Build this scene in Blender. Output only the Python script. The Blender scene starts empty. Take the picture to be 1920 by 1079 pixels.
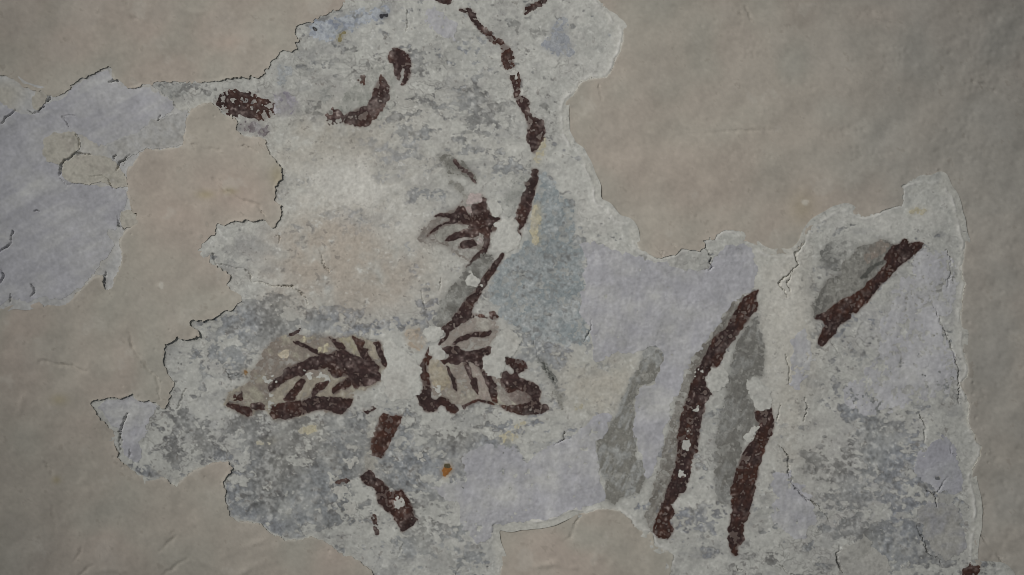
import bpy, math
import numpy as np

# ------------------------------------------------------------------ camera, light, exposure
PX = 0.0005                      # one unit of the drawing grid = half a millimetre on the wall
CX, CY, ZC = 960.0, 539.5, 1.5   # wall centre, 1.5 m above the floor
scene = bpy.context.scene
col = scene.collection

cam_d = bpy.data.cameras.new('camera')
cam = bpy.data.objects.new('camera', cam_d)
col.objects.link(cam)
cam_d.sensor_width = 36.0
cam_d.lens = 50.0
cam_d.clip_start = 0.05
cam_d.clip_end = 50.0
cam.location = (0.0, -1.3333, ZC)
cam.rotation_euler = (math.radians(90), 0, 0)
scene.camera = cam

world = bpy.data.worlds.new('World')
scene.world = world
world.use_nodes = True
bg = world.node_tree.nodes['Background']
bg.inputs[0].default_value = (0.93, 0.97, 1.0, 1)
bg.inputs[1].default_value = 0.11


def aim(o, target):
    from mathutils import Vector
    d = Vector(target) - o.location
    o.rotation_euler = d.to_track_quat('-Z', 'Y').to_euler()


ld = bpy.data.lights.new('key_light', 'AREA')  # unseen key lamp, added at the upper left to bring out relief
ld.shape = 'RECTANGLE'
ld.size, ld.size_y = 1.3, 1.7
ld.energy = 96.0
ld.color = (0.97, 0.985, 1.0)
lo = bpy.data.objects.new('key_light', ld)
col.objects.link(lo)
lo.location = (-4.9, -3.7, 4.9)
aim(lo, (0, 0, ZC))

sd = bpy.data.lights.new('vignette_spot', 'SPOT')  # added spot; its soft cone darkens the corners like a lens vignette
sd.energy = 330.0
sd.spot_size = math.radians(19.7)
sd.spot_blend = 1.0
sd.shadow_soft_size = 0.22
sd.color = (1.0, 0.97, 0.93)
so = bpy.data.objects.new('vignette_spot', sd)
col.objects.link(so)
so.location = (-1.85, -3.0, 3.0)
aim(so, (0.035, 0, ZC - .005))

scene.view_settings.view_transform = 'Standard'
scene.view_settings.look = 'None'
scene.view_settings.gamma = 1.0
scene.cycles.filter_width = 0.9
scene.view_settings.exposure = 0.0
KALB = 1.65                       # picture brightness -> surface albedo (the photo is taken in dim light)

# ------------------------------------------------------------------ lattice and fields
ST = 1.35
X0, X1, Y0, Y1 = -160.0, 2080.0, -110.0, 1190.0
NX = int((X1 - X0) / ST) + 1
NY = int((Y1 - Y0) / ST) + 1
GX = (X0 + ST * np.arange(NX)).astype(np.float32)
GY = (Y0 + ST * np.arange(NY)).astype(np.float32)
_n = [100]


def bw(n, g):
    """cubic B-spline taps: n samples over lattice pitch g"""
    t = np.arange(n) * ST / g
    k = np.floor(t).astype(int)
    u = (t - k).astype(np.float32)
    return k, ((1 - u) ** 3 / 6, (3 * u ** 3 - 6 * u ** 2 + 4) / 6, (-3 * u ** 3 + 3 * u ** 2 + 3 * u + 1) / 6, u ** 3 / 6)


def noise(sx, sy=None, seed=None):
    sy = sy or sx
    if seed is None:
        _n[0] += 1
        seed = _n[0]
    rng = np.random.default_rng(seed)
    kx, wx = bw(NX, sx)
    ky, wy = bw(NY, sy)
    G = rng.standard_normal((int(ky.max()) + 4, int(kx.max()) + 4), dtype=np.float32)
    R = sum(G[:, kx + q] * wx[q][None, :] for q in range(4))
    A = sum(R[ky + q] * wy[q][:, None] for q in range(4))
    A -= A.mean()
    return A / A.std()


def fbm(s, o=3, ax=1.0, g=0.55):
    A = 0
    a = 1.0
    for k in range(o):
        if s * ax < 1.3 or s < 1.3:
            break
        A = A + a * noise(s * ax, s)
        s *= 0.5
        a *= g
    return A / A.std()


def box1(A, r, ax):
    if r < 1:
        return A
    n = A.shape[ax]
    pad = [(0, 0), (0, 0)]
    pad[ax] = (r + 1, r)
    B = np.cumsum(np.pad(A, pad, mode='edge').astype(np.float64), axis=ax)
    if ax == 0:
        return ((B[2 * r + 1:] - B[:n]) / (2 * r + 1)).astype(np.float32)
    return ((B[:, 2 * r + 1:] - B[:, :n]) / (2 * r + 1)).astype(np.float32)


def blur(A, s):
    r = max(1, int(round(s / ST)))
    for _ in range(2):
        A = box1(box1(A.astype(np.float32), r, 0), r, 1)
    return A


def ss(a, b, x):
    t = np.clip((x - a) / (b - a), 0, 1)
    return t * t * (3 - 2 * t)


def chaikin(p, n=1):
    p = np.array(p, float)
    for _ in range(n):
        q = np.roll(p, -1, 0)
        p = np.stack([p * .78 + q * .22, p * .22 + q * .78], 1).reshape(-1, 2)
    return p


def window(pts, pad):
    p = np.array(pts, float)
    j0 = max(0, int((p[:, 0].min() - pad - X0) / ST))
    j1 = min(NX, int((p[:, 0].max() + pad - X0) / ST) + 2)
    i0 = max(0, int((p[:, 1].min() - pad - Y0) / ST))
    i1 = min(NY, int((p[:, 1].max() + pad - Y0) / ST) + 2)
    return (slice(i0, i1), slice(j0, j1))


def cover(pts, win, k=3):
    """share of each lattice cell that lies inside the outline"""
    h, w = win[0].stop - win[0].start, win[1].stop - win[1].start
    o = np.array([GX[win[1].start], GY[win[0].start]], float)
    p = (np.array(pts, float) - o) / ST * k + (k - 1) / 2
    D = np.zeros((h * k, w * k + 1), np.int8)
    q = np.roll(p, -1, 0)
    for (xa, ya), (xb, yb) in zip(p, q):
        if ya == yb:
            continue
        if ya > yb:
            xa, ya, xb, yb = xb, yb, xa, ya
        r = np.arange(max(0, math.ceil(ya)), min(h * k, math.ceil(yb)))
        if len(r):
            c = np.ceil(xa + (r - ya) / (yb - ya) * (xb - xa)).astype(int)
            D[r, np.clip(c, 0, w * k)] ^= 1
    M = np.bitwise_xor.accumulate(D[:, :w * k], 1)
    return M.reshape(h, k, w, k).mean((1, 3), dtype=np.float32)


def zoomed(ox, oy, sc, pts):
    return [(ox + x / sc, oy + y / sc) for x, y in pts]


def sample(A, ii, jj):
    ii = np.clip(ii, 0, A.shape[0] - 1.001)
    jj = np.clip(jj, 0, A.shape[1] - 1.001)
    a = ii.astype(int)
    b = jj.astype(int)
    u = ii - a
    v = jj - b
    return (A[a, b] * (1 - u) * (1 - v) + A[a + 1, b] * u * (1 - v) +
            A[a, b + 1] * (1 - u) * v + A[a + 1, b + 1] * u * v).astype(np.float32)


# shared warp fields
WARP = {}


def warp_of(ws):
    if ws not in WARP:
        WARP[ws] = (0.7 * noise(ws) + 0.45 * noise(ws * .4), 0.7 * noise(ws) + 0.45 * noise(ws * .4))
    return WARP[ws]


def polyf(pts, warp=2.0, ws=11, soft=1.25, sm=0):
    win = window(pts, 14 + 3 * warp + 2 * soft)
    M = cover(chaikin(pts, sm), win)
    if soft > 1.25:
        M = blur(M, soft)
    else:
        M = .6 * M + .4 * box1(box1(M, 1, 0), 1, 1)
    if warp:
        wx, wy = warp_of(ws)
        ii, jj = np.mgrid[0:M.shape[0], 0:M.shape[1]].astype(np.float32)
        fx, fy = warp_of(4.0)
        fa = min(1.1, .3 * warp + .4)
        wa = warp * .55
        M = sample(M, ii + (wy[win] * wa + fy[win] * fa) / ST, jj + (wx[win] * wa + fx[win] * fa) / ST)
    return win, M


def strokef(path, warp=1.2, ws=8, soft=1.3):
    """tapered brush line: (x, y, width) points"""
    p = np.array(path, float)
    win = window(p[:, :2], p[:, 2].max() * .6 + 10 + 3 * warp)
    xx = GX[win[1]][None, :] + 0 * GY[win[0]][:, None]
    yy = GY[win[0]][:, None] + 0 * GX[win[1]][None, :]
    if warp:
        wx, wy = warp_of(ws)
        fx, fy = warp_of(4.0)
        fa = min(1.0, .6 * warp)
        xx = xx + wx[win] * warp * .6 + fx[win] * fa
        yy = yy + wy[win] * warp * .6 + fy[win] * fa
    F = np.full(xx.shape, -50.0, np.float32)
    for (xa, ya, wa), (xb, yb, wb) in zip(p[:-1], p[1:]):
        dx, dy = xb - xa, yb - ya
        t = np.clip(((xx - xa) * dx + (yy - ya) * dy) / (dx * dx + dy * dy + 1e-6), 0, 1)
        d = np.hypot(xx - xa - t * dx, yy - ya - t * dy)
        F = np.maximum(F, (wa + t * (wb - wa)) / 2 - d)
    return win, np.clip(0.5 + F / (2 * soft), 0, 1)


def union(fs):
    i0 = min(w[0].start for w, f in fs); i1 = max(w[0].stop for w, f in fs)
    j0 = min(w[1].start for w, f in fs); j1 = max(w[1].stop for w, f in fs)
    U = np.zeros((i1 - i0, j1 - j0), np.float32)
    for w, f in fs:
        s = (slice(w[0].start - i0, w[0].stop - i0), slice(w[1].start - j0, w[1].stop - j0))
        U[s] = np.maximum(U[s], f)
    return (slice(i0, i1), slice(j0, j1)), U


def put(win, f):
    A = np.zeros((NY, NX), np.float32)
    A[win] = f
    return A


def blob(x, y, rx, ry):
    return np.exp(-(((GX - x) / rx) ** 2)[None, :] - (((GY - y) / ry) ** 2)[:, None]).astype(np.float32)


def C3(*c):
    return np.array(c, np.float32)


def mix(A, c, m):
    return A + (np.asarray(c, np.float32) - A) * m[..., None]


# ------------------------------------------------------------------ traced outlines
FRAG = [(280,156),(298,153),(319,155),(336,151),(361,155),(392,153),(419,150),(444,146),(467,144),(496,142),(504,123),(517,110),
(529,98),(545,97),(558,95),(556,79),(555,60),(565,48),(579,41),(596,31),(619,26),(631,19),(644,8),(652,0),(668,-50),(760,-90),
(1000,-95),(1095,-60),(1119,0),(1127,10),(1137,18),(1153,36),(1166,49),(1170,60),(1166,81),(1161,102),(1152,109),(1153,122),
(1148,138),(1140,146),(1106,148),(1088,154),(1083,169),(1072,180),(1057,187),(1055,208),(1057,234),(1059,255),(1070,270),
(1080,281),(1091,289),(1101,307),(1104,325),(1114,341),(1118,359),(1118,383),(1132,385),(1145,396),(1156,414),(1169,414),
(1182,422),(1190,437),(1192,459),(1206,470),(1219,478),(1240,484),(1266,478),(1279,465),(1295,467),(1313,472),(1323,462),
(1316,450),(1331,446),(1339,453),(1343,439),(1357,433),(1378,429),(1389,439),(1395,450),(1415,462),(1428,472),(1446,475),
(1477,479),(1487,479),(1494,467),(1506,455),(1511,435),(1528,423),(1533,412),(1555,403),(1575,390),(1590,390),(1602,401),
(1621,408),(1641,403),(1658,396),(1675,387),(1687,391),(1695,376),(1685,371),(1695,364),(1687,347),(1707,344),(1729,338),
(1749,342),(1761,330),(1771,335),(1774,357),(1788,366),(1794,388),(1800,418),(1805,442),(1810,452),(1805,472),(1802,496),
(1806,523),(1807,550),(1801,580),(1802,599),(1807,621),(1802,641),(1807,668),(1815,687),(1810,707),(1802,717),(1812,746),
(1815,768),(1812,790),(1822,808),(1829,820),(1838,835),(1834,857),(1824,874),(1820,896),(1824,913),(1828,937),(1833,957),
(1828,972),(1831,986),(1824,1018),(1822,1055),(1839,1065),(1876,1062),(1888,1072),(1893,1079),(1905,1150),(1700,1185),
(1400,1175),(1250,1150),(1253,1079),(1256,1061),(1263,1043),(1257,1032),(1230,1030),(1226,1014),(1223,998),(1206,998),
(1193,988),(1183,975),(1172,965),(1154,957),(1136,954),(1123,952),(1105,960),(1092,962),(1079,957),(1066,959),(1053,967),
(1032,978),(996,984),(975,984),(962,991),(946,984),(928,980),(924,998),(928,1019),(938,1038),(944,1053),(938,1071),(936,1079),
(930,1150),(800,1170),(710,1150),(703,1079),(690,1067),(680,1055),(665,1048),(640,1042),(627,1027),(603,1012),(582,1004),
(567,1009),(541,1012),(515,1006),(496,993),(486,984),(468,980),(455,975),(442,979),(431,970),(427,952),(420,928),(416,910),
(423,894),(436,884),(429,866),(413,864),(392,866),(377,879),(353,884),(348,897),(336,900),(332,913),(321,913),(311,897),
(296,900),(267,897),(254,887),(239,879),(226,866),(220,853),(215,829),(213,814),(199,798),(176,768),(164,753),(186,750),
(220,746),(246,740),(254,740),(257,753),(293,753),(298,768),(306,766),(317,753),(319,737),(324,729),(321,716),(314,698),
(304,680),(304,664),(309,649),(322,634),(343,636),(358,638),(377,630),(374,622),(358,615),(354,603),(364,595),(379,602),
(395,599),(416,585),(442,583),(444,568),(456,561),(444,552),(433,544),(421,536),(427,529),(431,513),(413,506),(406,496),
(393,496),(394,483),(397,477),(388,473),(379,475),(372,465),(375,456),(383,448),(398,444),(408,440),(401,431),(404,419),
(417,422),(427,421),(433,416),(456,414),(483,414),(494,412),(500,418),(513,427),(521,423),(531,400),(523,388),(513,371),
(515,356),(518,350),(527,344),(530,325),(530,313),(517,302),(504,288),(503,279),(496,265),(494,256),(454,256),(448,250),
(444,238),(440,227),(433,220),(423,217),(413,207),(404,197),(398,191),(390,194),(375,199),(363,200),(352,212),(330,214),
(315,200),(290,180)]
LEFT = [(-150,110),(-80,128),(-30,136),(8,143),(27,150),(42,160),(60,169),(79,171),(88,179),(100,181),(121,177),(125,171),(138,158),
(152,147),(171,138),(192,127),(206,127),(209,140),(210,148),(229,155),(236,165),(248,166),(269,160),(280,157),(296,173),
(321,185),(324,200),(338,206),(354,208),(346,229),(344,250),(344,273),(334,277),(319,279),(294,281),(279,277),(265,286),
(254,296),(248,311),(233,321),(241,339),(241,354),(239,369),(247,384),(246,393),(256,402),(258,420),(238,430),(232,438),
(223,448),(223,460),(230,469),(229,487),(224,496),(223,508),(217,517),(211,541),(196,544),(193,532),(196,514),(181,517),
(166,532),(148,547),(132,565),(114,577),(93,568),(81,580),(75,565),(60,568),(45,574),(33,568),(18,568),(0,583),(-60,600),
(-150,610)]

BROWN, BROWN2, BROWN3 = C3(46, 35, 34), C3(56, 37, 31), C3(90, 81, 78)

wn5, wn3, wn9, wn25 = fbm(5, 2), fbm(3.2, 2), fbm(9, 3), fbm(25, 3)
wnh = fbm(7, 3, 2.6)
_ii, _jj = np.mgrid[0:NY, 0:NX].astype(np.float32)
st0 = .7 * fbm(46, 3, .12) + .5 * noise(3.2, 14)
st0 /= st0.std()
sst = sample(st0, _ii, (_jj + .40 * _ii) % (NX - 2))       # along the slanting brush strokes
hst = fbm(4.5, 2, 7.0)                                     # level scratches
wear = 0.45 * wn5 + 0.45 * wn9 + 0.5 * wn3 + .25 * wn25
g_n = [noise(90), noise(40), noise(16), noise(5)]


def worn(win, f, thr, k=0.35, n=None, rag=.3):
    """break a paint film open where the wear noise runs low (thr in std units)"""
    n = wear if n is None else n
    f = np.clip(f + rag * f * (1 - f) * 4 * np.clip(.85 * wn3[win] + .5 * wn5[win] + .3 * wn9[win], -1.8, 1.8), 0, 1)
    return np.minimum(f, np.clip(0.5 + (n[win] - thr) * k, 0, 1))


def polyline(pts, **k):
    return strokef(pts, **k)


FILMS = []     # (key, parent key, name, label, window, field, thickness mm, colour, base height key)


def film(key, parent, name, label, wf, t, colour, halo=0.0, stain=None):
    FILMS.append(dict(key=key, parent=parent, name=name, label=label, win=wf[0], f=wf[1], t=t, c=colour, halo=halo, stain=stain))


def brown(win, red=0.0, grey=0.0, streak=0.0):
    n = wn9[win]
    c = np.broadcast_to(BROWN, n.shape + (3,)).copy()
    c = mix(c, BROWN2, np.clip(.1 + red + .4 * wn25[win] + streak * .3 * sst[win], 0, 1))
    c = mix(c, BROWN3, np.clip(grey - .02 + .26 * wn9[win] + .16 * wn5[win] + .10 * wn3[win] + streak * .18 * sst[win], 0, .95))
    c = mix(c, C3(126, 119, 114), .4 * ss(2.1, 2.6, wn3[win] + .4 * wn5[win] + .5 * wn25[win] + streak * .4 * sst[win]))
    return c * (1 + .08 * wn3[win] + .06 * wnh[win])[..., None]


def tone(win, a, b, k=.3, sp=.04, streak=0.0):
    c = np.broadcast_to(C3(*a), wn9[win].shape + (3,)).copy()
    c = mix(c, C3(*b), np.clip(.4 + k * (wn25[win] + .6 * wn9[win] + streak * sst[win]), 0, 1))
    c = mix(c, C3(*a) * .84, .55 * ss(.8, 1.9, wn5[win] + .5 * wn3[win] + streak * .5 * sst[win]))
    c = mix(c, C3(146, 146, 142), .35 * ss(1.7, 2.3, wn3[win] - .35 * wn5[win]))
    return c * (1 + sp * wn3[win] + .03 * wn5[win])[..., None]


def add_brown(key, parent, name, label, wf, thr=-1.6, red=0., grey=0., halo=.35, t=.03, n=None):
    w, f0 = wf
    st = 1.0 if 'brush' in name else 0.
    dry = .5 * wn3 + .45 * wn5 + .3 * wn9 + (.3 * sst if st else .2 * wnh)
    f0 = np.clip(f0 * 1.12, 0, 1)
    g = np.clip(.78 * f0 + .22 * blur(f0, 2.5), 0, 1)
    f = worn(w, g, thr * (.55 if thr < -1 else 1), n=dry, rag=.34)
    speck = ss(1.75, 2.1, wn3[w] + .45 * wn5[w] + .55 * wn25[w])
    sk_ = .92 * min(1, max(.12, (-thr - .25) / 1.4))
    cs = mix(np.broadcast_to(C3(74, 62, 58), f.shape + (3,)).copy(), C3(116, 110, 105), np.clip(.25 + grey + .3 * wn9[w] + .2 * wn5[w], 0, 1))
    film(key, parent, name, label, (w, f), t, brown(w, red, grey, st), halo, (np.clip(blur(f0, 1.3) * 1.1, 0, 1) * sk_ * (1 - .8 * speck), cs))


def add_tone(key, parent, name, label, wf, a, b, thr=-1.9, halo=.25, t=.03, k=.3, sp=.04):
    w, f0 = wf
    f = worn(w, blur(f0, 2.0) if parent == A else f0, thr * .5, rag=.5, k=.5)
    c = tone(w, a, b, k, sp, 1.0 if 'brush' in name else 0.)
    big = min(f.shape) > 26 and parent == A
    film(key, parent, name, label, (w, f), t, c, halo, (np.clip((blur(f0, 4.0) ** .85 if big else f0), 0, 1) * (.9 if thr < -1.2 else .6) * np.clip(.88 + .14 * wn9[w] + .1 * wn5[w], 0, 1), c))


A = 'frag'
# --- pigment patches lying lowest
add_tone('tri', A, 'blue_grey_wash', 'worn blue-grey ground beside the upright stem', polyf([(1007,318),(1028,318),(1039,339),(1052,365),
(1067,380),(1072,401),(1075,453),(1091,471),(1094,523),(1095,552),(1088,591),(1110,625),(1090,650),(1065,646),(1030,640),(1000,640),(975,615),
(942,586),(916,568),(916,547),(934,508),(950,481),(985,470),(990,432),(1000,375)], 9, 20), (114,120,122), (138,141,141), -0.9, k=.45, sp=.06)
add_tone('smudge', A, 'blue_grey_smudge', 'blue-grey smudge near the top right corner of the fragment', polyf([(1046,34),(1057,34),(1062,60),
(1067,75),(1075,102),(1059,109),(1035,101),(1013,92),(1014,82),(1030,72),(1028,57)], 4, 14), (122,125,130), (140,142,143), -1.1)
add_tone('blue', A, 'blue_stain', 'chalky blue stain at the top edge', polyf([(577,48),(590,38),(615,38),(640,30),(668,16),(690,20),(705,10),
(728,4),(735,18),(722,34),(700,40),(672,46),(648,56),(620,70),(600,74),(580,66)], 6, 16, 3), (112,117,127), (142,146,150), -0.9, k=.7)
add_tone('strip', A, 'grey_smear', None, polyf([(282,157),(330,156),(350,165),(352,180),(335,186),(318,184),(298,172)], 3, 10), (112,113,111), (140,140,137), -.5)
add_tone('square', A, 'grey_smear', None, polyf([(521,127),(550,127),(547,142),(535,146),(537,160),(520,164)], 3, 9), (126,129,130), (140,142,142), -.8)

# --- left painted leaf
def la(*p): return zoomed(415, 615, 5.994, p)
def lb(*p): return zoomed(565, 615, 5.994, p)


add_tone('leafL', A, 'painted_leaf', 'large striped leaf painted in taupe and dark brown, pointing left', polyf(la((310,500),(390,440),(420,370),(480,250),(550,180),(640,100),(760,85),(870,85)) +
lb((0,90),(270,95),(400,120),(560,80),(700,120),(800,160),(900,160),(960,330),(980,420),(900,470),(900,600),(720,690),(590,720),(580,800),(500,920),(460,970),(340,960),(200,920),(0,985)) +
la((800,1010),(600,1030),(540,960),(480,900),(340,990),(270,990),(40,870),(70,740),(120,700),(240,660),(320,590)), 1.4, 9), (112,105,98), (135,131,119), -2, .4, k=.5)
PALE = ((124,118,107), (137,132,120))
add_tone('leafLs', 'leafL', 'pale_stripe', None, polyf(la((600,700),(650,650),(740,590),(800,560),(890,540),(850,610),(770,700),(700,780),(680,830),(600,840),(580,760)), 1), *PALE, thr=-1.9, halo=0, t=.04)
add_tone('leafLs2', 'leafL', 'pale_stripe', None, polyf(lb((20,600),(90,570),(180,560),(260,590),(200,640),(150,680),(120,750),(40,790),(0,800)) + la((880,805),(845,780),(870,740),(940,660)), 1), *PALE, thr=-1.9, halo=0, t=.04)
add_tone('leafLs3', 'leafL', 'pale_stripe', None, polyf(lb((150,760),(260,700),(290,630),(360,560),(440,550),(540,545),(430,610),(350,680),(350,740),(440,720),(560,730),(560,780),(400,785),(200,775)), 1), *PALE, thr=-1.9, halo=0, t=.04)
add_tone('leafLy', 'leafL', 'pale_stripe', None, polyf(lb((420,130),(550,90),(600,180),(650,270),(670,330),(600,300),(500,230),(470,170)), 1), (130,125,109), (141,137,122), thr=-1.8, halo=0, t=.04)
add_tone('leafLz', 'leafL', 'pale_stripe', None, polyf(lb((720,130),(800,165),(850,260),(870,330),(820,350),(750,290),(770,245),(710,200)), 1), (138,131,117), (130,124,113), thr=-1.8, halo=0, t=.04)
add_brown('midrib', 'leafL', 'leaf_rib', None, polyf(la((520,640),(585,625),(580,580),(680,530),(700,470),(790,420),(900,380)) + lb((60,350),(170,320),(240,290),(300,300),(400,250),(480,240),(560,290),(680,340),(800,350),(830,400),(900,430),(870,490),(910,540),(880,600),
(820,620),(740,650),(630,660),(640,690),(610,700),(580,650),(540,620),(470,590),(560,540),(500,540),(440,560),(360,550),(320,500),(290,470),(300,440),(200,470),(120,460),(60,480),(40,530),(0,550)) +
la((870,540),(800,560),(740,590),(650,650),(590,700),(550,730),(530,690)), 1.0, 8), -1.9, grey=.06)
add_brown('rib2', 'leafL', 'leaf_vein', None, polyf(la((905,555),(945,590),(930,640),(880,720),(830,770),(840,810),(760,840),(690,810),(740,740),(800,670),(850,610)), 1), -2.2)
add_brown('rib3', 'leafL', 'leaf_vein', None, polyf(lb((300,560),(330,560),(290,640),(260,690),(200,720),(150,765),(110,795),(130,720),(160,640),(220,620),(280,600)), 1), -1.6, red=.15)
add_brown('rib4', 'leafL', 'leaf_vein', None, polyf(lb((540,560),(570,640),(500,700),(440,680),(430,720),(380,750),(340,730),(345,680),(400,640),(450,600)), 1), -1.9, red=.1)
add_brown('vein1', 'leafL', 'leaf_vein', None, polyf(la((795,150),(850,145),(940,185)) + lb((0,170),(100,215),(180,250),(240,290),(200,305),(130,275),(60,240),(0,212)) + la((900,215),(840,180)), .7), -2.6)
add_brown('vein2', 'leafL', 'leaf_vein', None, polyf(lb((285,85),(340,120),(380,115),(400,150),(470,180),(500,250),(420,250),(370,180),(330,140)), .9), -2, red=.25)
add_brown('vein3', 'leafL', 'leaf_vein', None, polyf(lb((555,80),(620,115),(700,150),(710,190),(690,210),(770,245),(730,260),(760,310),(800,360),(700,355),(660,280),(620,190)), .9), -2, red=.3)
add_brown('vein4', 'leafL', 'leaf_vein', None, polyf(lb((800,165),(890,160),(890,220),(920,290),(970,370),(975,420),(930,440),(890,390),(870,320),(830,220)), .9), -1.8, grey=.12)
add_brown('lowband', 'leafL', 'leaf_edge', None, polyf(la((545,960),(570,880),(640,850),(720,840),(800,830),(900,810)) + lb((0,830),(100,780),(160,770),(300,780),(400,780),(520,790),(580,800),(560,860),(500,930),(460,970),(350,960),(330,930),(200,920),(120,940),(0,985)) +
la((830,1000),(700,1025),(580,1020),(540,980)), 1.0, 8), -1.8, grey=.03)
add_brown('lowtip', 'leafL', 'leaf_edge', None, polyf(la((40,870),(80,840),(130,850),(220,870),(320,890),(350,930),(340,990),(270,990),(200,950),(110,900)), 1), -2, grey=.03)
add_brown('lowmid', 'leafL', 'leaf_edge', None, polyf(la((330,850),(400,840),(490,870),(480,920),(400,935),(330,910)), 1), -1.4, grey=.15)
add_brown('leafdot', 'leafL', 'leaf_edge', None, polyf(la((130,720),(230,710),(245,780),(215,850),(150,870),(130,790)), 1.4, 7), -.55, grey=.25)
add_brown('leaftop', 'leafL', 'leaf_edge', None, strokef([(542,628,4),(552,626,4),(562,618,5)]), -.8)

# --- right lower leaf
def ra(*p): return zoomed(775, 650, 7.994, p)
def rb(*p): return zoomed(900, 600, 5.678, p)


add_tone('leafR', A, 'painted_leaf', 'striped leaf right of the pale patch, pointing down right', polyf(ra((210,190),(300,170),(400,230),(800,230),(1000,290)) + rb((60,500),(250,600),(400,700),(560,700),(640,800),(620,930),(500,1000),(380,960),(180,900)) +
ra((1080,810),(960,790),(830,840),(700,880),(560,850),(470,750),(390,760),(270,680),(240,500),(210,400)), 1.4, 9), (120,113,106), (141,138,127), -2, .4, k=.5)
add_tone('leafRp', 'leafR', 'pale_stripe', None, polyf(ra((820,225),(960,290),(1040,450),(1110,620),(1160,820),(1070,800),(980,730),(970,560),(950,440),(880,430)), 1), (130,121,115), (140,135,126), thr=-2, halo=0, t=.04)
add_tone('leafRq', 'leafR', 'pale_stripe', None, polyf(rb((170,660),(220,680),(290,760),(340,860),(340,915),(270,905),(200,820)), 1), (134,133,127), (128,122,116), thr=-2, halo=0, t=.04)
add_tone('leafRo', 'leafR', 'pale_stripe', None, polyf(ra((230,190),(380,220),(470,300),(540,480),(560,620),(430,640),(300,560),(260,440),(220,330)), 1.4), (136,128,112), (140,135,124), thr=-1.6, halo=0, t=.04)
add_brown('barR', 'leafR', 'leaf_edge', 'dark red-brown edge stroke of the leaf', polyf(ra((200,120),(290,150),(240,200),(230,260),(200,300),(210,400),(250,440),(240,500),(260,560),(250,600),(270,660),(270,770),(350,800),(390,760),(470,750),(540,780),(560,850),
(680,900),(680,960),(620,1010),(500,960),(470,890),(390,880),(350,980),(230,990),(150,960),(160,900),(90,880),(60,780),(40,730),(130,700),(140,610),(130,480),(100,380),(95,320),(150,200),(180,150)), 1.0, 7), -1.8, red=.45)
add_brown('barT', 'leafR', 'leaf_edge', None, strokef([(805.5,652,2.5),(803,658,3),(800,666,5)], .6), -2)
add_brown('rv1', 'leafR', 'leaf_vein', None, polyf(ra((490,270),(540,320),(560,400),(630,460),(650,560),(660,690),(605,640),(575,530),(515,380)), .7), -1.7, red=.1, grey=.05)
add_brown('rv2', 'leafR', 'leaf_vein', None, polyf(ra((745,235),(820,225),(865,330),(885,450),(950,470),(970,640),(965,730),(900,640),(865,560),(855,480),(805,400),(775,330)), .8), -1.7, grey=.15)
add_brown('rv3', 'leafR', 'leaf_vein', None, polyf(ra((1000,310),(1060,360),(1150,420),(1210,540),(1240,540),(1250,700),(1265,850),(1180,830),(1145,700),(1095,570),(1045,440)), .8), -1.9, grey=.16)
add_tone('rv4t', 'leafR', 'brown_shading', None, polyf(rb((250,540),(420,610),(600,690),(655,770),(620,910),(400,910),(270,770),(210,640)), 1.4), (88,77,73), (114,106,101), -1.8, 0, .03, k=.5)
add_brown('rv4', 'leafR', 'leaf_vein', None, polyf(rb((250,400),(320,400),(440,430),(500,470),(510,520),(470,545),(400,570),(420,620),(520,650),(600,690),(650,760),(620,850),(640,900),(720,900),(730,960),(640,1000),(500,1015),(400,1000),(280,970),(190,905),
(330,915),(400,900),(530,880),(540,820),(500,770),(400,740),(330,790),(280,760),(270,700),(210,640),(240,560),(270,540),(330,600),(360,560),(350,520),(290,470)), 1.0, 8), -1.5, grey=.08)
add_brown('rbot', 'leafR', 'leaf_edge', None, polyf(ra((720,890),(830,840),(960,785),(1080,805),(1225,860),(1215,885),(1060,845),(980,815),(860,870),(770,935)), .7), -1.7, grey=.08)
add_tone('arc', A, 'grey_stroke', 'thin dark grey arc at the right of the striped leaf', strokef([(1006,668,3),(1014,676,8),(1026,694,9),(1039,712,8),(1042,728,5)], 1.2), (84,85,82), (112,112,109), -2, .5)
add_tone('arcs', A, 'grey_stroke', None, strokef([(1040,735,8),(1056,748,13),(1050,764,8)], 3), (92,90,84), (128,127,122), -.4, .4)
add_brown('lowdot', A, 'brown_fleck', None, polyf(lb((690,880),(720,930),(820,910),(760,870),(850,905),(740,970),(700,930)), 1), -1.2, grey=.15)

# --- small upper leaf
def ua(*p): return zoomed(775, 570, 8.3, p)


add_tone('leafU', A, 'painted_leaf', 'small leaf above, taupe with one brown vein', polyf(ua((430,640),(560,480),(700,340),(880,260),(1060,220),(1260,260),(1328,320),(1320,450),(1230,560),(1200,650),(900,720),(740,700),(600,650)), 1.2, 9), (122,116,110), (141,138,131), -2, .3, k=.5)
add_brown('uv1', 'leafU', 'leaf_vein', None, polyf(ua((600,640),(700,540),(870,460),(1000,420),(1130,430),(1190,400),(1220,420),(1180,490),(1080,530),(930,510),(830,560),(700,610),(640,640)), .7), -2.3, grey=.04)
add_brown('uv2', 'leafU', 'leaf_edge', None, polyf(ua((430,680),(540,660),(700,650),(740,690),(700,710),(840,740),(960,720),(1080,690),(1220,660),(1200,780),(1160,800),(1090,800),(1060,860),(1110,930),(1090,990),(1060,1050),(1030,980),(960,940),(860,900),(760,900),
(680,950),(600,930),(540,900),(490,940),(410,880),(500,870),(590,810),(510,780),(480,720)), .9, 8), -2.1, grey=.1)
add_brown('utop', 'leafU', 'leaf_edge', None, polyf(ua((960,150),(1050,150),(1120,190),(1200,200),(1180,110),(1250,110),(1320,190),(1310,240),(1240,250),(1190,215),(1080,220),(960,190)), .9), -1.2, grey=.35)

# --- flower
def fl(*p): return zoomed(770, 340, 6.345, p)


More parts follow.
